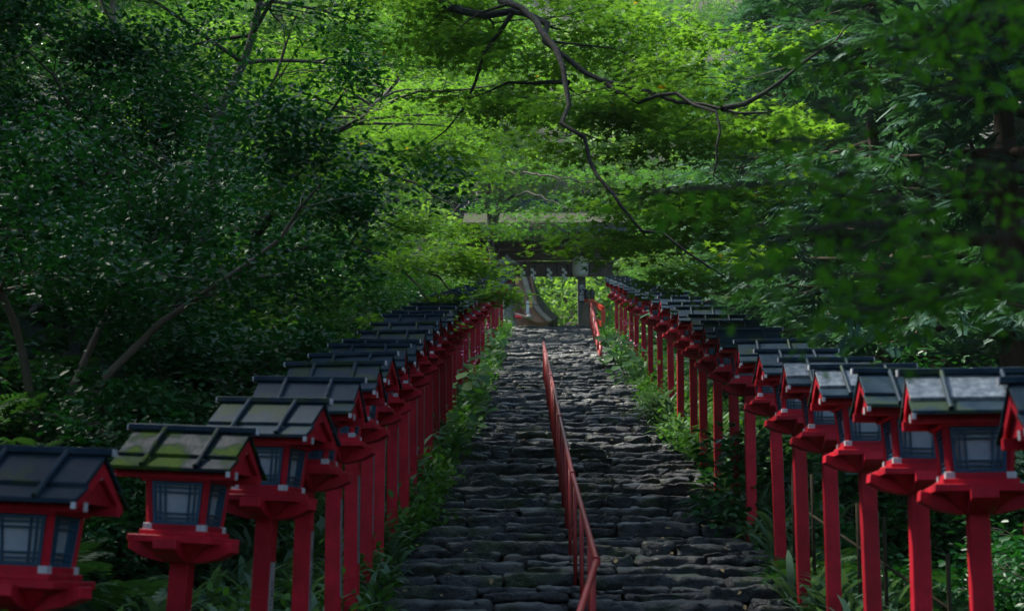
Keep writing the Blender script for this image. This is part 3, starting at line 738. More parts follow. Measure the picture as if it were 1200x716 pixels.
def sprays(tips, n, Rr, size, T, Fs, rs, flat=.25, droop=.25, thick=.06, fwd=.4, hang=0.):
    tp = np.array([tuple(a) for a, _ in tips]); td = np.array([tuple(b) for _, b in tips]); td[:, 2] *= .3; td = unit(td)
    k_ = len(tp)*n; I = np.repeat(np.arange(len(tp)), n)
    ang = rs.uniform(0, 2*math.pi, k_); r_ = Rr*np.sqrt(rs.uniform(0, 1, k_))*rs.uniform(.6, 1.15, len(tp))[I]
    dx = np.stack([np.cos(ang)*r_, np.sin(ang)*r_, rs.normal(0, thick, k_)-droop*r_*r_/Rr], 1)
    pos = tp[I]+td[I]*Rr*fwd+dx
    nrm = np.stack([rs.normal(0, flat, k_), rs.normal(0, flat, k_), np.ones(k_)], 1)
    head = unit(dx*[1, 1, 0]+td[I]*Rr*.5+np.stack([rs.normal(0, .35, k_)*Rr, rs.normal(0, .35, k_)*Rr, np.full(k_, -hang*Rr)], 1))
    return scatter(T, Fs, pos, nrm, head, size*rs.uniform(.6, 1.15, k_))
def make_tree(name, seed, cfg, leaf, T, Fs, bark, trunks=1):
    rng = random.Random(seed); rs = np.random.RandomState(seed)
    root = empty(name); br = []; tips = []
    for t in range(trunks):
        a = rng.uniform(0, 6.28); tl = cfg.get('tilt', .1)*(1 if trunks == 1 else 3)
        grow(rng, Vector((math.cos(a)*.15*(trunks > 1), math.sin(a)*.15*(trunks > 1), -.3)), Vector((math.cos(a)*tl, math.sin(a)*tl, 1)), cfg['H']*rng.uniform(.85, 1.05), cfg['r']*(1 if trunks == 1 else .7), cfg['depth'], cfg, br, tips)
    tubes_mesh(br, 'trunk', bark, root, cfg.get('minr', .003))
    mx = cfg.get('maxtips', 700)
    if len(tips) > mx: tips = rng.sample(tips, mx)
    v_, f_ = sprays(tips, cfg['n'], cfg['R'], cfg['size'], T, Fs, rs, cfg.get('lf', .3), cfg.get('ldroop', .25), cfg.get('thick', .06), cfg.get('fwd', .4), cfg.get('hang', 0))
    np_mesh('crown', v_, f_, leaf, root)
    return root
MAP = dict(seg=.5, wig=.13, flat=.35, rise=.12, droop=.03, clear=(.35, .2, .1), kids=(2, 1, 1), ratio=(.62, .5, .45), el=(.1, .7), H=8, r=.11, depth=3, n=34, R=.56, size=.076, tilt=.15, maxtips=850, lf=.28, ldroop=.3)
MAPF = dict(MAP, n=26, R=.75, size=.13, maxtips=600)
CAM = dict(seg=.35, wig=.16, flat=.1, rise=.3, droop=.0, clear=(.42, .15, .1), kids=(2, 1, 1), ratio=(.42, .5, .45), el=(.1, .8), H=4.6, r=.08, depth=3, n=32, R=.38, size=.09, tilt=.22, maxtips=650, lf=.55, ldroop=.3, thick=.16)
BRD = dict(CAM, H=11, r=.2, seg=.8, R=.9, n=34, size=.17, maxtips=520, thick=.3)
CED = dict(seg=.6, wig=.03, flat=.25, rise=-.05, droop=.05, clear=(.08, .15, .1), kids=(5, 2, 1), ratio=(.24, .42, .4), el=(-.25, .25), H=13, r=.22, depth=2, n=8, R=.42, size=.44, tilt=.02, maxtips=1100, lf=.35, ldroop=.6, thick=.12, hang=.3)

def place(o, x, y, s=1., rz=0, label=None, cat='tree', group=None, dz=0, tilt=(0, 0)):
    o.location = (x, y, terrain(x, y)+dz); o.rotation_euler = (R(tilt[0]), R(tilt[1]), rz); o.scale = (s, s, s)
    tag(o, label, cat, group); return o
protos = dict(
    map1=make_tree('maple_tree', 1, MAP, L_MAPLE, TM, FM, BARK), map2=make_tree('maple_tree', 2, MAP, L_MAPLEY, TM, FM, BARK),
    mapf=make_tree('maple_tree', 5, MAPF, L_MAPLEY, TM, FM, BARK), mapf2=make_tree('maple_tree', 6, MAPF, L_MAPLE, TM, FM, BARKL),
    cam1=make_tree('camellia_tree', 21, CAM, L_DARK, TO, FO, BARKL, 3), cam2=make_tree('camellia_tree', 22, CAM, L_DARK, TO, FO, BARKL, 2),
    brd=make_tree('broadleaf_tree', 31, BRD, L_BROAD, TO, FO, BARKL), brd2=make_tree('evergreen_tree', 32, BRD, L_DARK, TO, FO, BARKL),
    ced1=make_tree('cedar_tree', 41, CED, L_CEDAR, TC, FC, BARKC), ced2=make_tree('cedar_tree', 42, CED, L_CEDAR, TC, FC, BARKC))
protos['tall'] = make_tree('shade_evergreen_tree', 61, dict(BRD, H=12, r=.24, clear=(.42, .15, .1), n=40, R=1.15, size=.26, maxtips=800, ratio=(.5, .5, .45)), L_DARK, TO, FO, BARKL)  # added canopy tree, mostly out of frame, blocks sky light from above
used = set()
def inst(key, *a, **k_):
    o = protos[key]
    if key in used: o = copy_tree(o)
    used.add(key); return place(o, *a, **k_)
TREES = [
 # left bank
 ('cam1', -4.3, 14.2, .82, 0.3, 'dark glossy camellia with pale trunks on the left bank, nearest of the camellias', 'camellia', None),
 ('cam2', -5.4, 16.5, .95, 2.1, 'dark glossy camellia with a forked pale trunk behind the nearest camellia on the left', 'camellia', None),
 ('cam1', -7.2, 20.0, 1.1, 4.0, 'tall dark camellia deeper up the left bank among maple branches', 'camellia', None),
 ('mapf2', -13.5, 28.0, .85, 1.9, 'green maple above the camellias at the upper left of the photo', 'maple', None),
 ('cam1', -5.6, 22.5, 1.05, 5.0, 'dense dark camellia on the left bank just below the bright maples', 'camellia', None),
 ('map1', -5.8, 27.5, 1.05, 0.6, 'green maple leaning over the left lantern row at mid slope', 'maple', None),
 ('map2', -6.0, 35.0, 1.1, 2.6, 'bright yellow green maple left of the gate, higher up the bank', 'maple', None),
 ('map1', -9.5, 30.0, 1.25, 3.9, 'green maple high on the left bank behind the camellias', 'maple', None),
 ('brd', -12.0, 33.0, 1.0, 1.0, 'broadleaf tree with leaning pale trunks at the upper left', 'tree', None),
 ('brd2', -9.0, 42.0, .9, 2.0, 'dark evergreen tree left of the gate roof', 'tree', None),
 ('mapf', -5.2, 51.0, .85, .2, 'bright maple close to the left end of the gate roof', 'maple', None),
 ('tall', -10.5, 17.5, 1.0, 2.7, 'tall dark evergreen added to shade the wood at the left edge', 'tree', None),  # added out of frame to deepen the shade in the left wood
 ('brd2', -13.5, 24.0, .8, 3.3, 'dark evergreen tree at the far left edge of the slope', 'tree', None),
 ('tall', -8.5, 9.0, 1.0, 0.0, 'tall dark evergreen added for shade, its crown in the top left corner of the photo', 'tree', None),  # added with the next one to shade the near lanterns and steps
 ('tall', 8.0, 9.5, 1.05, 2.0, 'tall dark evergreen added for shade, its crown in the top right corner of the photo', 'tree', None),
 ('tall', -6.0, 3.0, 1.05, 3.0, 'unseen tall evergreen added to shade the foot of the steps, left of the camera', 'tree', None),  # this and the next two are unseen, added to shade the near steps
 ('tall', -2.6, -5.0, 1.1, 1.2, 'unseen tall evergreen added for shade behind the camera on the left', 'tree', None),
 ('tall', 3.6, -6.0, 1.1, 5.5, 'unseen tall evergreen added for shade behind the camera on the right', 'tree', None),
 # right side
 ('ced1', 4.9, 17.5, .8, 0.5, 'dark cedar just behind the near lanterns of the right row', 'cedar', None),
 ('ced2', 4.6, 23.0, .7, 2.5, 'dark cedar behind the middle of the right lantern row', 'cedar', None),
 ('ced1', 8.6, 21.0, .9, 4.0, 'tall dark cedar at the right edge, behind the blurred maple branch', 'cedar', None),
 ('ced2', 8.3, 33.0, 1.0, 1.4, 'cedar on the right slope between the near cedars and the pale bushes', 'cedar', None),
 ('ced1', 4.5, 30.0, .66, 1.7, 'cedar between the middle and far lanterns of the right row', 'cedar', None),
 ('ced1', 5.2, 38.0, .62, 3.0, 'smaller cedar near the far part of the right lantern row', 'cedar', None),
 ('map1', 6.6, 44.0, .95, 5.0, 'green maple right of the gate roof', 'maple', None),
 ('mapf', 9.5, 47.0, 1.15, 3.0, 'bright yellow green maple high at the right of the gate', 'maple', None),
 ('mapf2', 6.8, 63.0, .9, 1.0, 'pale green maple behind the right end of the gate', 'maple', None),
]
for key, x_, y_, s_, rz_, lb, cat_, gp in TREES: inst(key, x_, y_, s_, rz_, label=lb, cat=cat_, group=gp)
gi = 0
for i in range(34):
    y_ = 66+rnd.uniform(0, 50); x_ = rnd.uniform(-.36, .34)*y_
    if -17 < x_ < 8 and y_ < 88: continue
    key = rnd.choice(('mapf', 'mapf2', 'brd', 'mapf', 'brd', 'ced2'))
    lb = {'m': 'light green maple among the sunlit trees on the hillside beyond the gate', 'b': 'broadleaf tree among the sunlit trees on the hillside beyond the gate', 'c': 'cedar among the sunlit trees on the hillside beyond the gate'}[key[0]]
    inst(key, x_, y_, rnd.uniform(.9, 1.25), rnd.uniform(0, 6), label=lb, cat='tree', group={'m': 'hillside maples beyond the gate', 'b': 'hillside broadleaf trees beyond the gate', 'c': 'hillside cedars beyond the gate'}[key[0]])

# the great overhanging maple with arching mossy limbs
rng = random.Random(77); rs = np.random.RandomState(77)
def limb(pts, r0, r1, jit=.04):
    V_ = []
    for i in range(len(pts)-1):
        a, b_ = pts[i], pts[i+1]; n_ = max(2, int((b_-a).length/.3))
        for k_ in range(n_): V_.append(a.lerp(b_, k_/n_)+Vector((rng.gauss(0, jit), rng.gauss(0, jit), rng.gauss(0, jit))))
    V_.append(pts[-1]); n_ = len(V_); return (V_, [r0+(r1-r0)*(i/(n_-1)) for i in range(n_)])
bx, by = -7.2, 20.5
base = Vector((bx, by, terrain(bx, by)-.4))
fork = P(330, -190, 19.5)
limbs = [limb([base, base+Vector((.1, 0, 3.0)), P(40, -230, 20), fork], .15, .08, .05),
 limb([fork, P(430, -90, 19), P(520, 12, 18.5), P(600, 16, 18), P(640, 32, 17.6), P(668, 70, 17.3), P(705, 95, 17), P(760, 108, 16.6), P(830, 124, 16.2), P(900, 132, 15.8)], .075, .010, .035),
 limb([P(430, -90, 19), P(560, -40, 18.6), P(612, 10, 17), P(650, 55, 16.4), P(668, 98, 16), P(668, 145, 15.8), P(690, 190, 15.6), P(715, 228, 15.4), P(752, 262, 15.3), P(800, 290, 15.2), P(850, 325, 15.2)], .052, .008, .035),
 limb([P(705, 95, 17), P(745, 118, 16.6), P(790, 112, 16.4), P(838, 128, 16), P(838, 175, 15.9), P(838, 205, 15.9), P(858, 222, 15.8)], .026, .005, .02),
 limb([P(600, 16, 18), P(570, 60, 18.3), P(545, 130, 18.6), P(500, 170, 18.9)], .03, .006, .03),
 limb([P(668, 98, 17.8), P(600, 95, 18.5), P(545, 118, 19)], .03, .006, .03),
 limb([P(838, 128, 16), P(900, 110, 16.5), P(955, 60, 17), P(1010, 20, 17.5)], .03, .006, .03)]
br = list(limbs); tips = []
cfg = dict(MAP, kids=(1, 1, 1), clear=(.2, .15, .1), seg=.35, droop=.05)
for li, (pts, rad) in enumerate(limbs[1:]):
    for i in range(4, len(pts), 2):
        if rng.random() < .75:
            a = rng.uniform(0, 6.28); d_ = Vector((math.cos(a), abs(math.sin(a))+.6, rng.uniform(-.05, .4)))
            grow(rng, pts[i], d_, rng.uniform(.9, 2.0), min(rad[i]*.5, .02), 2, cfg, br, tips, 1)
root = empty('overhanging_maple_tree', base)
to = tubes_mesh(br, 'trunk', BARKD, root); to.location = -base
if len(tips) > 900: tips = rng.sample(tips, 900)
v_, f_ = sprays(tips, 30, .5, .085, TM, FM, rs, .3, .3, .05)
co_ = np_mesh('crown', v_, f_, L_MAPLEY, root); co_.location = -base
tag(root, 'large maple whose dark mossy limbs arch over the steps from the left', 'maple')

def hand_maple(name, base, specs, label, leaf, seed, nleaf, size, Rr, sub=(.8, 1.8), step=2, maxt=500, ydir=0):
    rng_ = random.Random(seed); rs_ = np.random.RandomState(seed); br = [limb(*q) for q in specs]; tips = []
    for pts, rad in br[1:]:
        for i in range(2, len(pts), step):
            a = rng_.uniform(0, 6.28); grow(rng_, pts[i], Vector((math.cos(a), math.sin(a)+ydir, rng_.uniform(-.2, .25))), rng_.uniform(*sub), min(rad[i]*.5, .015), 2, cfg, br, tips, 1)
    root = empty(name, base); to = tubes_mesh(br, 'trunk', BARK, root); to.location = -base
    if len(tips) > maxt: tips = rng_.sample(tips, maxt)
    v_, f_ = sprays(tips, nleaf, Rr, size, TM, FM, rs_, .3, .3, .05); c_ = np_mesh('crown', v_, f_, leaf, root); c_.location = -base
    tag(root, label, 'maple')
q_ = P(574, 330, 54); base = Vector((q_.x, 54, g(54)-.2))
hand_maple('maple_tree', base, [([base, P(577, 300, 54), P(575, 262, 54), P(571, 225, 54), P(568, 185, 53.5)], .17, .05, .04), ([P(576, 268, 54), P(586, 235, 54), P(593, 205, 53.8), P(590, 165, 53.5), P(600, 120, 53)], .12, .03, .04),
  ([P(586, 235, 54), P(620, 226, 52), P(650, 238, 51), P(690, 250, 50)], .05, .012, .05), ([P(575, 275, 54), P(600, 268, 51), P(640, 262, 50)], .045, .012, .05),
  ([P(575, 262, 54), P(550, 280, 51), P(530, 295, 50)], .045, .012, .05), ([P(590, 200, 53.8), P(640, 205, 51), P(690, 215, 50), P(735, 235, 49)], .05, .012, .05), ([P(571, 225, 54), P(545, 240, 52), P(520, 255, 51)], .04, .012, .05)],
  'slender forked maple in front of the gate roof, veiling it with sprays', L_MAPLE, 15, 30, .12, .6, (.9, 1.9), 3, 190)
base = Vector((-5.2, 25.5, terrain(-5.2, 25.5)-.3))
hand_maple('maple_tree', base, [([base, P(300, 300, 25), P(330, 200, 24.5)], .12, .06, .05), ([P(300, 300, 25), P(390, 285, 24), P(460, 300, 23), P(510, 325, 22.3), P(545, 350, 22)], .05, .008, .03),
  ([P(330, 200, 24.5), P(420, 195, 23.6), P(490, 215, 23), P(530, 240, 22.6)], .05, .008, .03), ([P(460, 300, 23), P(500, 350, 22), P(535, 390, 21.6)], .02, .006, .02), ([P(330, 200, 24.5), P(380, 240, 24), P(440, 255, 23.6), P(500, 275, 23.2)], .04, .008, .03)],
  'low maple on the left bank whose bright sprays hang over the far left lanterns', L_MAPLEY, 16, 26, .075, .38, (.5, 1.1), 2, 330)

# foreground maple at the right with out of focus sprays
rng = random.Random(5); rs = np.random.RandomState(9)
base = Vector((3.3, 4.6, terrain(3.3, 4.6)-.2))
t1 = base+Vector((.1, .1, 2.4)); t2 = P(1330, -60, 5.0)
limbs = [limb([base, t1, t2], .11, .06, .03),
 limb([t2, P(1180, -10, 4.2), P(1090, 60, 3.9), P(1020, 140, 3.6), P(970, 200, 3.5), P(930, 235, 3.4)], .0035, .002, .012),
 limb([t2, P(1230, 130, 4.0), P(1150, 200, 3.6), P(1080, 240, 3.5), P(1010, 290, 3.4)], .0035, .002, .012),
 limb([P(1230, 130, 4.0), P(1200, 250, 3.7), P(1130, 320, 3.4), P(1110, 318, 3.3), P(1085, 330, 3.3)], .003, .002, .01),
 limb([t1.lerp(t2, .5), P(1230, 300, 3.7), P(1190, 320, 3.5), P(1150, 340, 3.4)], .003, .002, .01),
 limb([t2, P(1150, 30, 4.2), P(1070, 20, 4.2), P(1010, 50, 4.3)], .0035, .002, .012)]
br = list(limbs); tips = []
cfg2 = dict(MAP, kids=(1, 1, 1), clear=(.1, .1, .1), seg=.1, droop=.1, wig=.16)
for pts, rad in limbs[1:]:
    for i in range(1, len(pts)):
        for q in range(2):
            if rng.random() < .75:
                a = rng.uniform(0, 6.28); grow(rng, pts[i], Vector((math.cos(a), math.sin(a)*.7, rng.uniform(-.5, .15))), rng.uniform(.12, .3), .003, 1, cfg2, br, tips, 1)
root = empty('foreground_maple_tree', base); to = tubes_mesh(br, 'trunk', BARK, root); to.location = -base
if len(tips) > 260: tips = rng.sample(tips, 260)
v_, f_ = sprays(tips, 8, .12, .034, TM, FM, rs, 1.1, .5, .03)
co_ = np_mesh('crown', v_, f_, L_MAPLE_NEAR, root); co_.location = -base
tag(root, 'blurred maple branches hanging close to the camera at the right', 'maple')

# forest mass on the far hill
rs = np.random.RandomState(3); Vp = []; 
pos = []; nrm = []; siz = []
for i in range(230):
    y_ = rs.uniform(84, 230); x_ = rs.uniform(-.42, .40)*y_; z_ = terrain(x_, y_); Rr = rs.uniform(2.5, 5)
    n_ = 620; u = unit(rs.normal(0, 1, (n_, 3))); rad = Rr*(1-rs.uniform(0, .5, n_)**2)*(1+.25*np.sin(u[:, 0]*5+i)*np.cos(u[:, 2]*6))
    pp = u*rad[:, None]*[1, 1, .8]+[x_, y_, z_+Rr*1.2]
    pos.append(pp); nrm.append(u*.6+rs.normal(0, .5, (n_, 3))+[0, 0, .5]); siz.append(np.full(n_, .5)*rs.uniform(.6, 1.3, n_))
pos = np.concatenate(pos); nrm = np.concatenate(nrm); siz = np.concatenate(siz)
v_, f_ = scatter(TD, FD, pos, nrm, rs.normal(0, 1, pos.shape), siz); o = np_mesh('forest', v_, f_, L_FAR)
tag(o, 'sunlit forest covering the hill far behind the gate', 'forest', kind='stuff')

pos = []; nrm = []; siz = []
for i in range(420):
    y_ = rs.uniform(63.5, 92); x_ = rs.uniform(-.42, .42)*y_
    if -5.5 < x_ < 4.2 and y_ < 72: y_ += 9
    z_ = terrain(x_, y_); Rr = rs.uniform(.7, 1.9); n_ = 330
    u = unit(rs.normal(0, 1, (n_, 3))); rad = Rr*(1-rs.uniform(0, .6, n_)**2)*(1+.3*np.sin(u[:, 0]*5+i)*np.cos(u[:, 2]*6))
    pos.append(u*rad[:, None]+[x_, y_, z_+Rr*.5]); nrm.append(u*.5+rs.normal(0, .5, (n_, 3))+[0, 0, .5]); siz.append(np.full(n_, .26)*rs.uniform(.6, 1.3, n_))
pos = np.concatenate(pos); nrm = np.concatenate(nrm); siz = np.concatenate(siz)
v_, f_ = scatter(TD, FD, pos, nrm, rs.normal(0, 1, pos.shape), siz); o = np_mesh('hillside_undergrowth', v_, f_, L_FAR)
tag(o, 'bright undergrowth on the slope just behind the gate', 'undergrowth', kind='stuff')

pos = []; nrm = []; siz = []
for i in range(520):
    y_ = rs.uniform(13, 66); x_ = (-1 if i % 2 else 1)*rs.uniform(5.2, 8+y_*.36)
    if x_ < 0 and x_ > -6.5 and y_ < 26: continue
    z_ = terrain(x_, y_); Rr = rs.uniform(.5, 1.2); n_ = 300
    u = unit(rs.normal(0, 1, (n_, 3))); rad = Rr*(1-rs.uniform(0, .6, n_)**2)*(1+.3*np.sin(u[:, 0]*5+i)*np.cos(u[:, 2]*6))
    pos.append(u*rad[:, None]+[x_, y_, z_+Rr*.45]); nrm.append(u*.5+rs.normal(0, .5, (n_, 3))+[0, 0, .5]); siz.append(np.full(n_, .13)*rs.uniform(.6, 1.4, n_))
pos = np.concatenate(pos); nrm = np.concatenate(nrm); siz = np.concatenate(siz)
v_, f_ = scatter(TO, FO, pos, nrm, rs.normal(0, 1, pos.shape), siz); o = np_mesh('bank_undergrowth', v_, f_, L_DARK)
tag(o, 'dark leafy undergrowth under the trees on both banks', 'undergrowth', kind='stuff')

# undergrowth: ferns, sasa, small leaves
def ground_pts(n, fx, fy, rs, keep=lambda x, y: True):
    out = []
    while len(out) < n:
        y_ = fy(rs); x_ = fx(rs, y_)
        if keep(x_, y_): out.append((x_, y_, terrain(x_, y_)))
    return np.array(out)
def plants(pts, T, Fs, nf, size, rs, up=.5, spread=.03):
    k_ = len(pts)*nf; I = np.repeat(np.arange(len(pts)), nf); ps = rs.uniform(.6, 1.25, len(pts))[I]
    a = rs.uniform(0, 2*math.pi, k_); e = rs.uniform(up*.4, up*1.3, k_)
    head = np.stack([np.cos(a)*np.cos(e), np.sin(a)*np.cos(e), np.sin(e)], 1); nn = np.stack([-np.cos(a)*np.sin(e), -np.sin(a)*np.sin(e), np.cos(e)], 1)
    pos = pts[I]+np.stack([rs.normal(0, spread, k_), rs.normal(0, spread, k_), np.zeros(k_)], 1)
    return scatter(T, Fs, pos, nn, head, size*ps*rs.uniform(.7, 1.1, k_))
rs = np.random.RandomState(8)
yl = lambda rs: 6+46*rs.uniform()**1.3
def fx_left(rs, y): return -1.75-rs.uniform()**1.2*min(9, 1.5+y*.28)
fern_l = ground_pts(1500, fx_left, yl, rs)
v_, f_ = plants(fern_l, TF, FF_, 7, .62, rs, .7); o = np_mesh('fern_undergrowth', v_, f_, L_FERN); tag(o, 'dense ferns covering the left bank behind the lantern posts', 'ferns', kind='stuff')
sasa = np.concatenate([ground_pts(760, lambda r, y: -1.3-r.uniform()*1.3, lambda r: 8+24*r.uniform(), rs), ground_pts(150, lambda r, y: 1.85+r.uniform()*.9, lambda r: 9+30*r.uniform(), rs)])
v_, f_ = plants(sasa, TB, FB, 14, .62, rs, .9); o = np_mesh('grass_undergrowth', v_, f_, L_SASA); tag(o, 'long arching grass blades along the left lantern posts', 'grass', kind='stuff')
edge = np.concatenate([ground_pts(620, lambda r, y: -1.25-r.uniform()*.5, lambda r: 9+45*r.uniform(), rs), ground_pts(330, lambda r, y: 1.85+r.uniform()*.5, lambda r: 9+45*r.uniform(), rs)])
v_, f_ = plants(edge, TF, FF_, 8, .36, rs, .75); o = np_mesh('edge_ferns', v_, f_, L_FERN); tag(o, 'small ferns spilling over both edges of the stone steps', 'ferns', kind='stuff')
low = ground_pts(900, lambda r, y: 1.75+r.uniform()**1.4*1.1, lambda r: 9+14*r.uniform(), rs)  # same weeds in a darker leaf, the shade put into the colour
v_, f_ = plants(low, TO, FO, 16, .09, rs, .8, .09); o = np_mesh('shaded_ground_cover', v_, f_, L_DARK); tag(o, 'shade darkened small leaved weeds at the lower right edge of the steps', 'weeds', kind='stuff')
low = np.concatenate([ground_pts(2700, lambda r, y: -1.2-r.uniform()**1.3*.9, lambda r: 17+38*r.uniform(), rs), ground_pts(350, lambda r, y: -1.3-r.uniform()**1.3*.9, lambda r: 9+8*r.uniform(), rs), ground_pts(1200, lambda r, y: 1.75+r.uniform()**1.4*1.1, lambda r: 22+33*r.uniform(), rs)])
low[:, 2] += .02
v_, f_ = plants(low, TO, FO, 20, .10, rs, .8, .09)
v_[:, 2] += np.repeat(np.abs(rs.normal(0, .17, len(v_)//6)), 6)
o = np_mesh('leafy_ground_cover', v_, f_, L_BROAD); tag(o, 'small leafy weeds fringing both edges of the stone steps', 'weeds', kind='stuff')
shr = ground_pts(1500, lambda r, y: 2.2+r.uniform()*(1+y*.2), lambda r: 6+44*r.uniform()**1.2, rs)
v1 = plants(shr, TF, FF_, 6, .5, rs, .8); o = np_mesh('shaded_undergrowth', v1[0], v1[1], L_FERN); tag(o, 'dim ferny undergrowth behind the right lantern posts', 'undergrowth', kind='stuff')
# leafy shrubs on the left bank and right bank (bushy masses with individual stems)
SHR = dict(CAM, H=1.5, r=.025, seg=.15, R=.24, n=22, size=.085, maxtips=330, thick=.1, minr=.002, depth=2, kids=(3, 2, 1))
sh1 = make_tree('leafy_shrub', 51, SHR, L_BROAD, TO, FO, BARKL, 4); sh2 = make_tree('leafy_shrub', 52, SHR, L_DARK, TO, FO, BARKL, 4)
protos['sh3'] = make_tree('leafy_bush', 53, dict(SHR, size=.1), L_FAR2, TO, FO, BARKL, 4); protos['sh1'] = sh1; protos['sh2'] = sh2
for i in range(26):
    y_ = 12+i*1.55; x_ = -2.7-rnd.uniform(0, .9)-y_*.03*rnd.uniform(0, 2)
    inst('sh2' if y_ < 20 else rnd.choice(('sh1', 'sh1', 'sh2')), x_, y_, rnd.uniform(.7, 1.2), rnd.uniform(0, 6), label='leafy shrub in the green thicket on the bank behind the left lantern row', cat='shrub', group='shrubs behind the left lantern row')
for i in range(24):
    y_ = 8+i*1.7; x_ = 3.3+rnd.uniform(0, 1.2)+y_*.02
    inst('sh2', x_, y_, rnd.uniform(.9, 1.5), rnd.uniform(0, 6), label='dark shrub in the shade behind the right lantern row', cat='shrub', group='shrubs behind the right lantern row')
# pale bushes seen through the gate
for i in range(7):
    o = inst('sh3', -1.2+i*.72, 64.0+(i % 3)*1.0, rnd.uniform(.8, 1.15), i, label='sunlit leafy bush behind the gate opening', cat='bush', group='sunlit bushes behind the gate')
    if i == 0: pass
rs = np.random.RandomState(12); fp = []
for i in range(260):
    y_ = rs.uniform(9, 50); fp.append((rs.choice([rs.uniform(-1.4, 1.8), rs.normal(-1.1, .25), rs.normal(1.5, .25)]), y_, g(y_)+.075))
fp = np.array(fp); v_, f_ = scatter(TO, FO, fp, rs.normal(0, .3, (260, 3))+[0, -.3, 1], rs.normal(0, 1, (260, 3))*[1, 1, .1], .06*rs.uniform(.5, 1.2, 260))
m = N('dry_leaf'); m.bsdf(Base__Color=(.2, .14, .05, 1), Roughness=.8); o = np_mesh('fallen_leaves', v_, f_, m.m); tag(o, 'small dry leaves scattered on the stone steps', 'leaves', kind='stuff')
# flowering begonias and grass clump
def begonia(x_, y_, s, n_fl, label, seed):
    rs = np.random.RandomState(seed); root = empty('begonia_plant', (x_, y_, g(y_)-.1)); tag(root, label, 'flowering plant', 'pink flowering plants beside the steps')
    k_ = 60; a = rs.uniform(0, 6.28, k_); r_ = .35*np.sqrt(rs.uniform(0, 1, k_)); h_ = rs.uniform(.1, .75, k_)
    pos = np.stack([np.cos(a)*r_, np.sin(a)*r_, h_], 1)*s
    T_, F_ = T_oval(.55); v_, f_ = scatter(T_, F_, pos, np.stack([rs.normal(0, .4, k_), rs.normal(-.5, .3, k_), np.ones(k_)], 1), np.stack([np.cos(a), np.sin(a), np.full(k_, -.5)], 1), .17*s*rs.uniform(.6, 1.2, k_))
    np_mesh('foliage', v_, f_, L_BROAD, root)
    tubes_mesh([([Vector((0, 0, -.05)), Vector(p_)*.5+Vector((0, 0, .05)), Vector(p_)], [.008*s, .006*s, .003*s]) for p_ in pos[::3]], 'stem', L_BROAD, root)
    if not n_fl: return
    m_ = n_fl*9; c_ = np.repeat(np.stack([rs.uniform(-.3, .3, n_fl), rs.uniform(-.3, .1, n_fl), rs.uniform(.55, 1.05, n_fl)], 1), 9, 0)
    v_, f_ = scatter(*T_oval(.4), (c_+rs.normal(0, .045, (m_, 3)))*s, rs.normal(0, 1, (m_, 3)), rs.normal(0, 1, (m_, 3)), .04*s*rs.uniform(.7, 1.3, m_))
    np_mesh('flowers', v_, f_, PINK, root)
begonia(-1.42, 30.0, 1.15, 9, 'tall pink flowered plant with broad leaves before the left posts, lower one', 1)
begonia(-1.45, 35.0, 1.2, 10, 'tall pink flowered plant with broad leaves before the left posts, upper one', 2)
begonia(-1.42, 25.5, 1.2, 0, 'broad leaved green plant without flowers before the left posts', 3)
begonia(-1.3, 21.5, 1.0, 0, 'broad leaved green plant at the left edge of the steps beside the lower boulders', 6)
begonia(-1.38, 27.5, 1.2, 3, 'broad leaved plant with a few pink flowers before the left posts', 7)
begonia(-1.4, 40.0, 1.2, 6, 'small looking pink flowered plant near the far end of the left posts', 8)
begonia(1.62, 38.0, 1.1, 8, 'pink flowered plant at the foot of the far right lantern posts', 4)
begonia(1.68, 33.0, 1.15, 2, 'broad leaved plant below the flowers on the right side of the steps', 5)
T2, F2 = T_blade(6, .022, .9)
rs = np.random.RandomState(4); v_, f_ = plants(np.array([[0, 0, 0.], [.18, .2, 0], [-.12, .1, 0], [.1, -.25, -.02]]), T2, F2, 75, .62, rs, 1.0, .05)
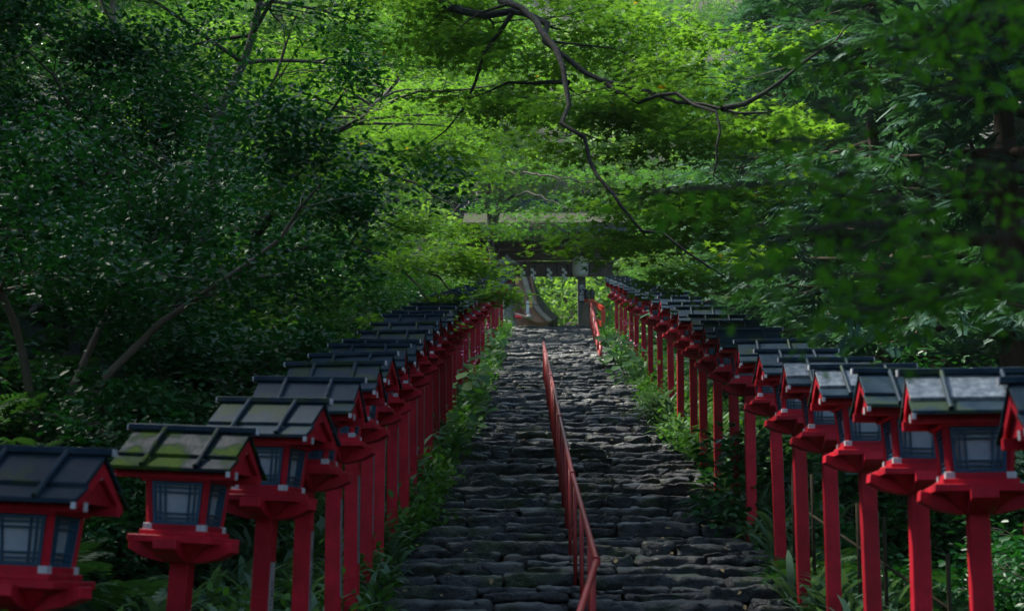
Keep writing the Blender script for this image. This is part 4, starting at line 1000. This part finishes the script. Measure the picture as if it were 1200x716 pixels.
o = np_mesh('grass_clump', v_, f_, L_SASA); o.location = (1.78, 26.0, g(26)-.05); tag(o, 'big clump of arching grass at the right edge of the steps before the red posts', 'grass clump')

# ------------------------------------------------------------------ air
hz = MB(); hz.box((0, 95, 68), (560, 350, 150)); ho = hz.build('haze', SOIL); ho.data.materials.clear()
m = N('air'); pv = m.n('ShaderNodeVolumePrincipled', Color=(.78, .9, .9, 1), Density=.0003, Anisotropy=.3); m.lk(pv.outputs[0], m.out.inputs['Volume'])
ho.data.materials.append(m.m); tag(ho, 'faint blue green haze softening the far trees and the gate', 'haze', kind='stuff')

# ------------------------------------------------------------------ light
w = bpy.data.worlds.new('World'); scene.world = w; w.use_nodes = True; nt = w.node_tree
sky = nt.nodes.new('ShaderNodeTexSky'); sky.sky_type = 'NISHITA'; sky.sun_disc = False
SUN_EL, SUN_AZ = 56, -58      # azimuth measured from +Y towards +X
sky.sun_elevation = R(SUN_EL); sky.sun_rotation = R(SUN_AZ)
nt.links.new(sky.outputs[0], nt.nodes['Background'].inputs[0]); nt.nodes['Background'].inputs[1].default_value = .12
sd = bpy.data.lights.new('sun', 'SUN'); sd.energy = 3.4; sd.angle = R(5); sd.color = (1, .95, .86)
so = bpy.data.objects.new('sun', sd); COL.objects.link(so)
dirv = Vector((math.sin(R(SUN_AZ))*math.cos(R(SUN_EL)), math.cos(R(SUN_AZ))*math.cos(R(SUN_EL)), math.sin(R(SUN_EL))))
so.rotation_euler = dirv.to_track_quat('Z', 'Y').to_euler()

scene.view_settings.view_transform = 'Standard'; scene.view_settings.look = 'None'; scene.view_settings.exposure = 1.55; scene.view_settings.gamma = 1
cy = scene.cycles; cy.use_denoising = True
try: cy.denoiser = 'OPENIMAGEDENOISE'
except Exception: pass
cy.max_bounces = 5; cy.diffuse_bounces = 3; cy.glossy_bounces = 2; cy.transmission_bounces = 3; cy.transparent_max_bounces = 4
cy.caustics_reflective = False; cy.caustics_refractive = False; cy.sample_clamp_indirect = 4
print('tris', sum(len(o.data.polygons) for o in scene.objects if o.type == 'MESH'))
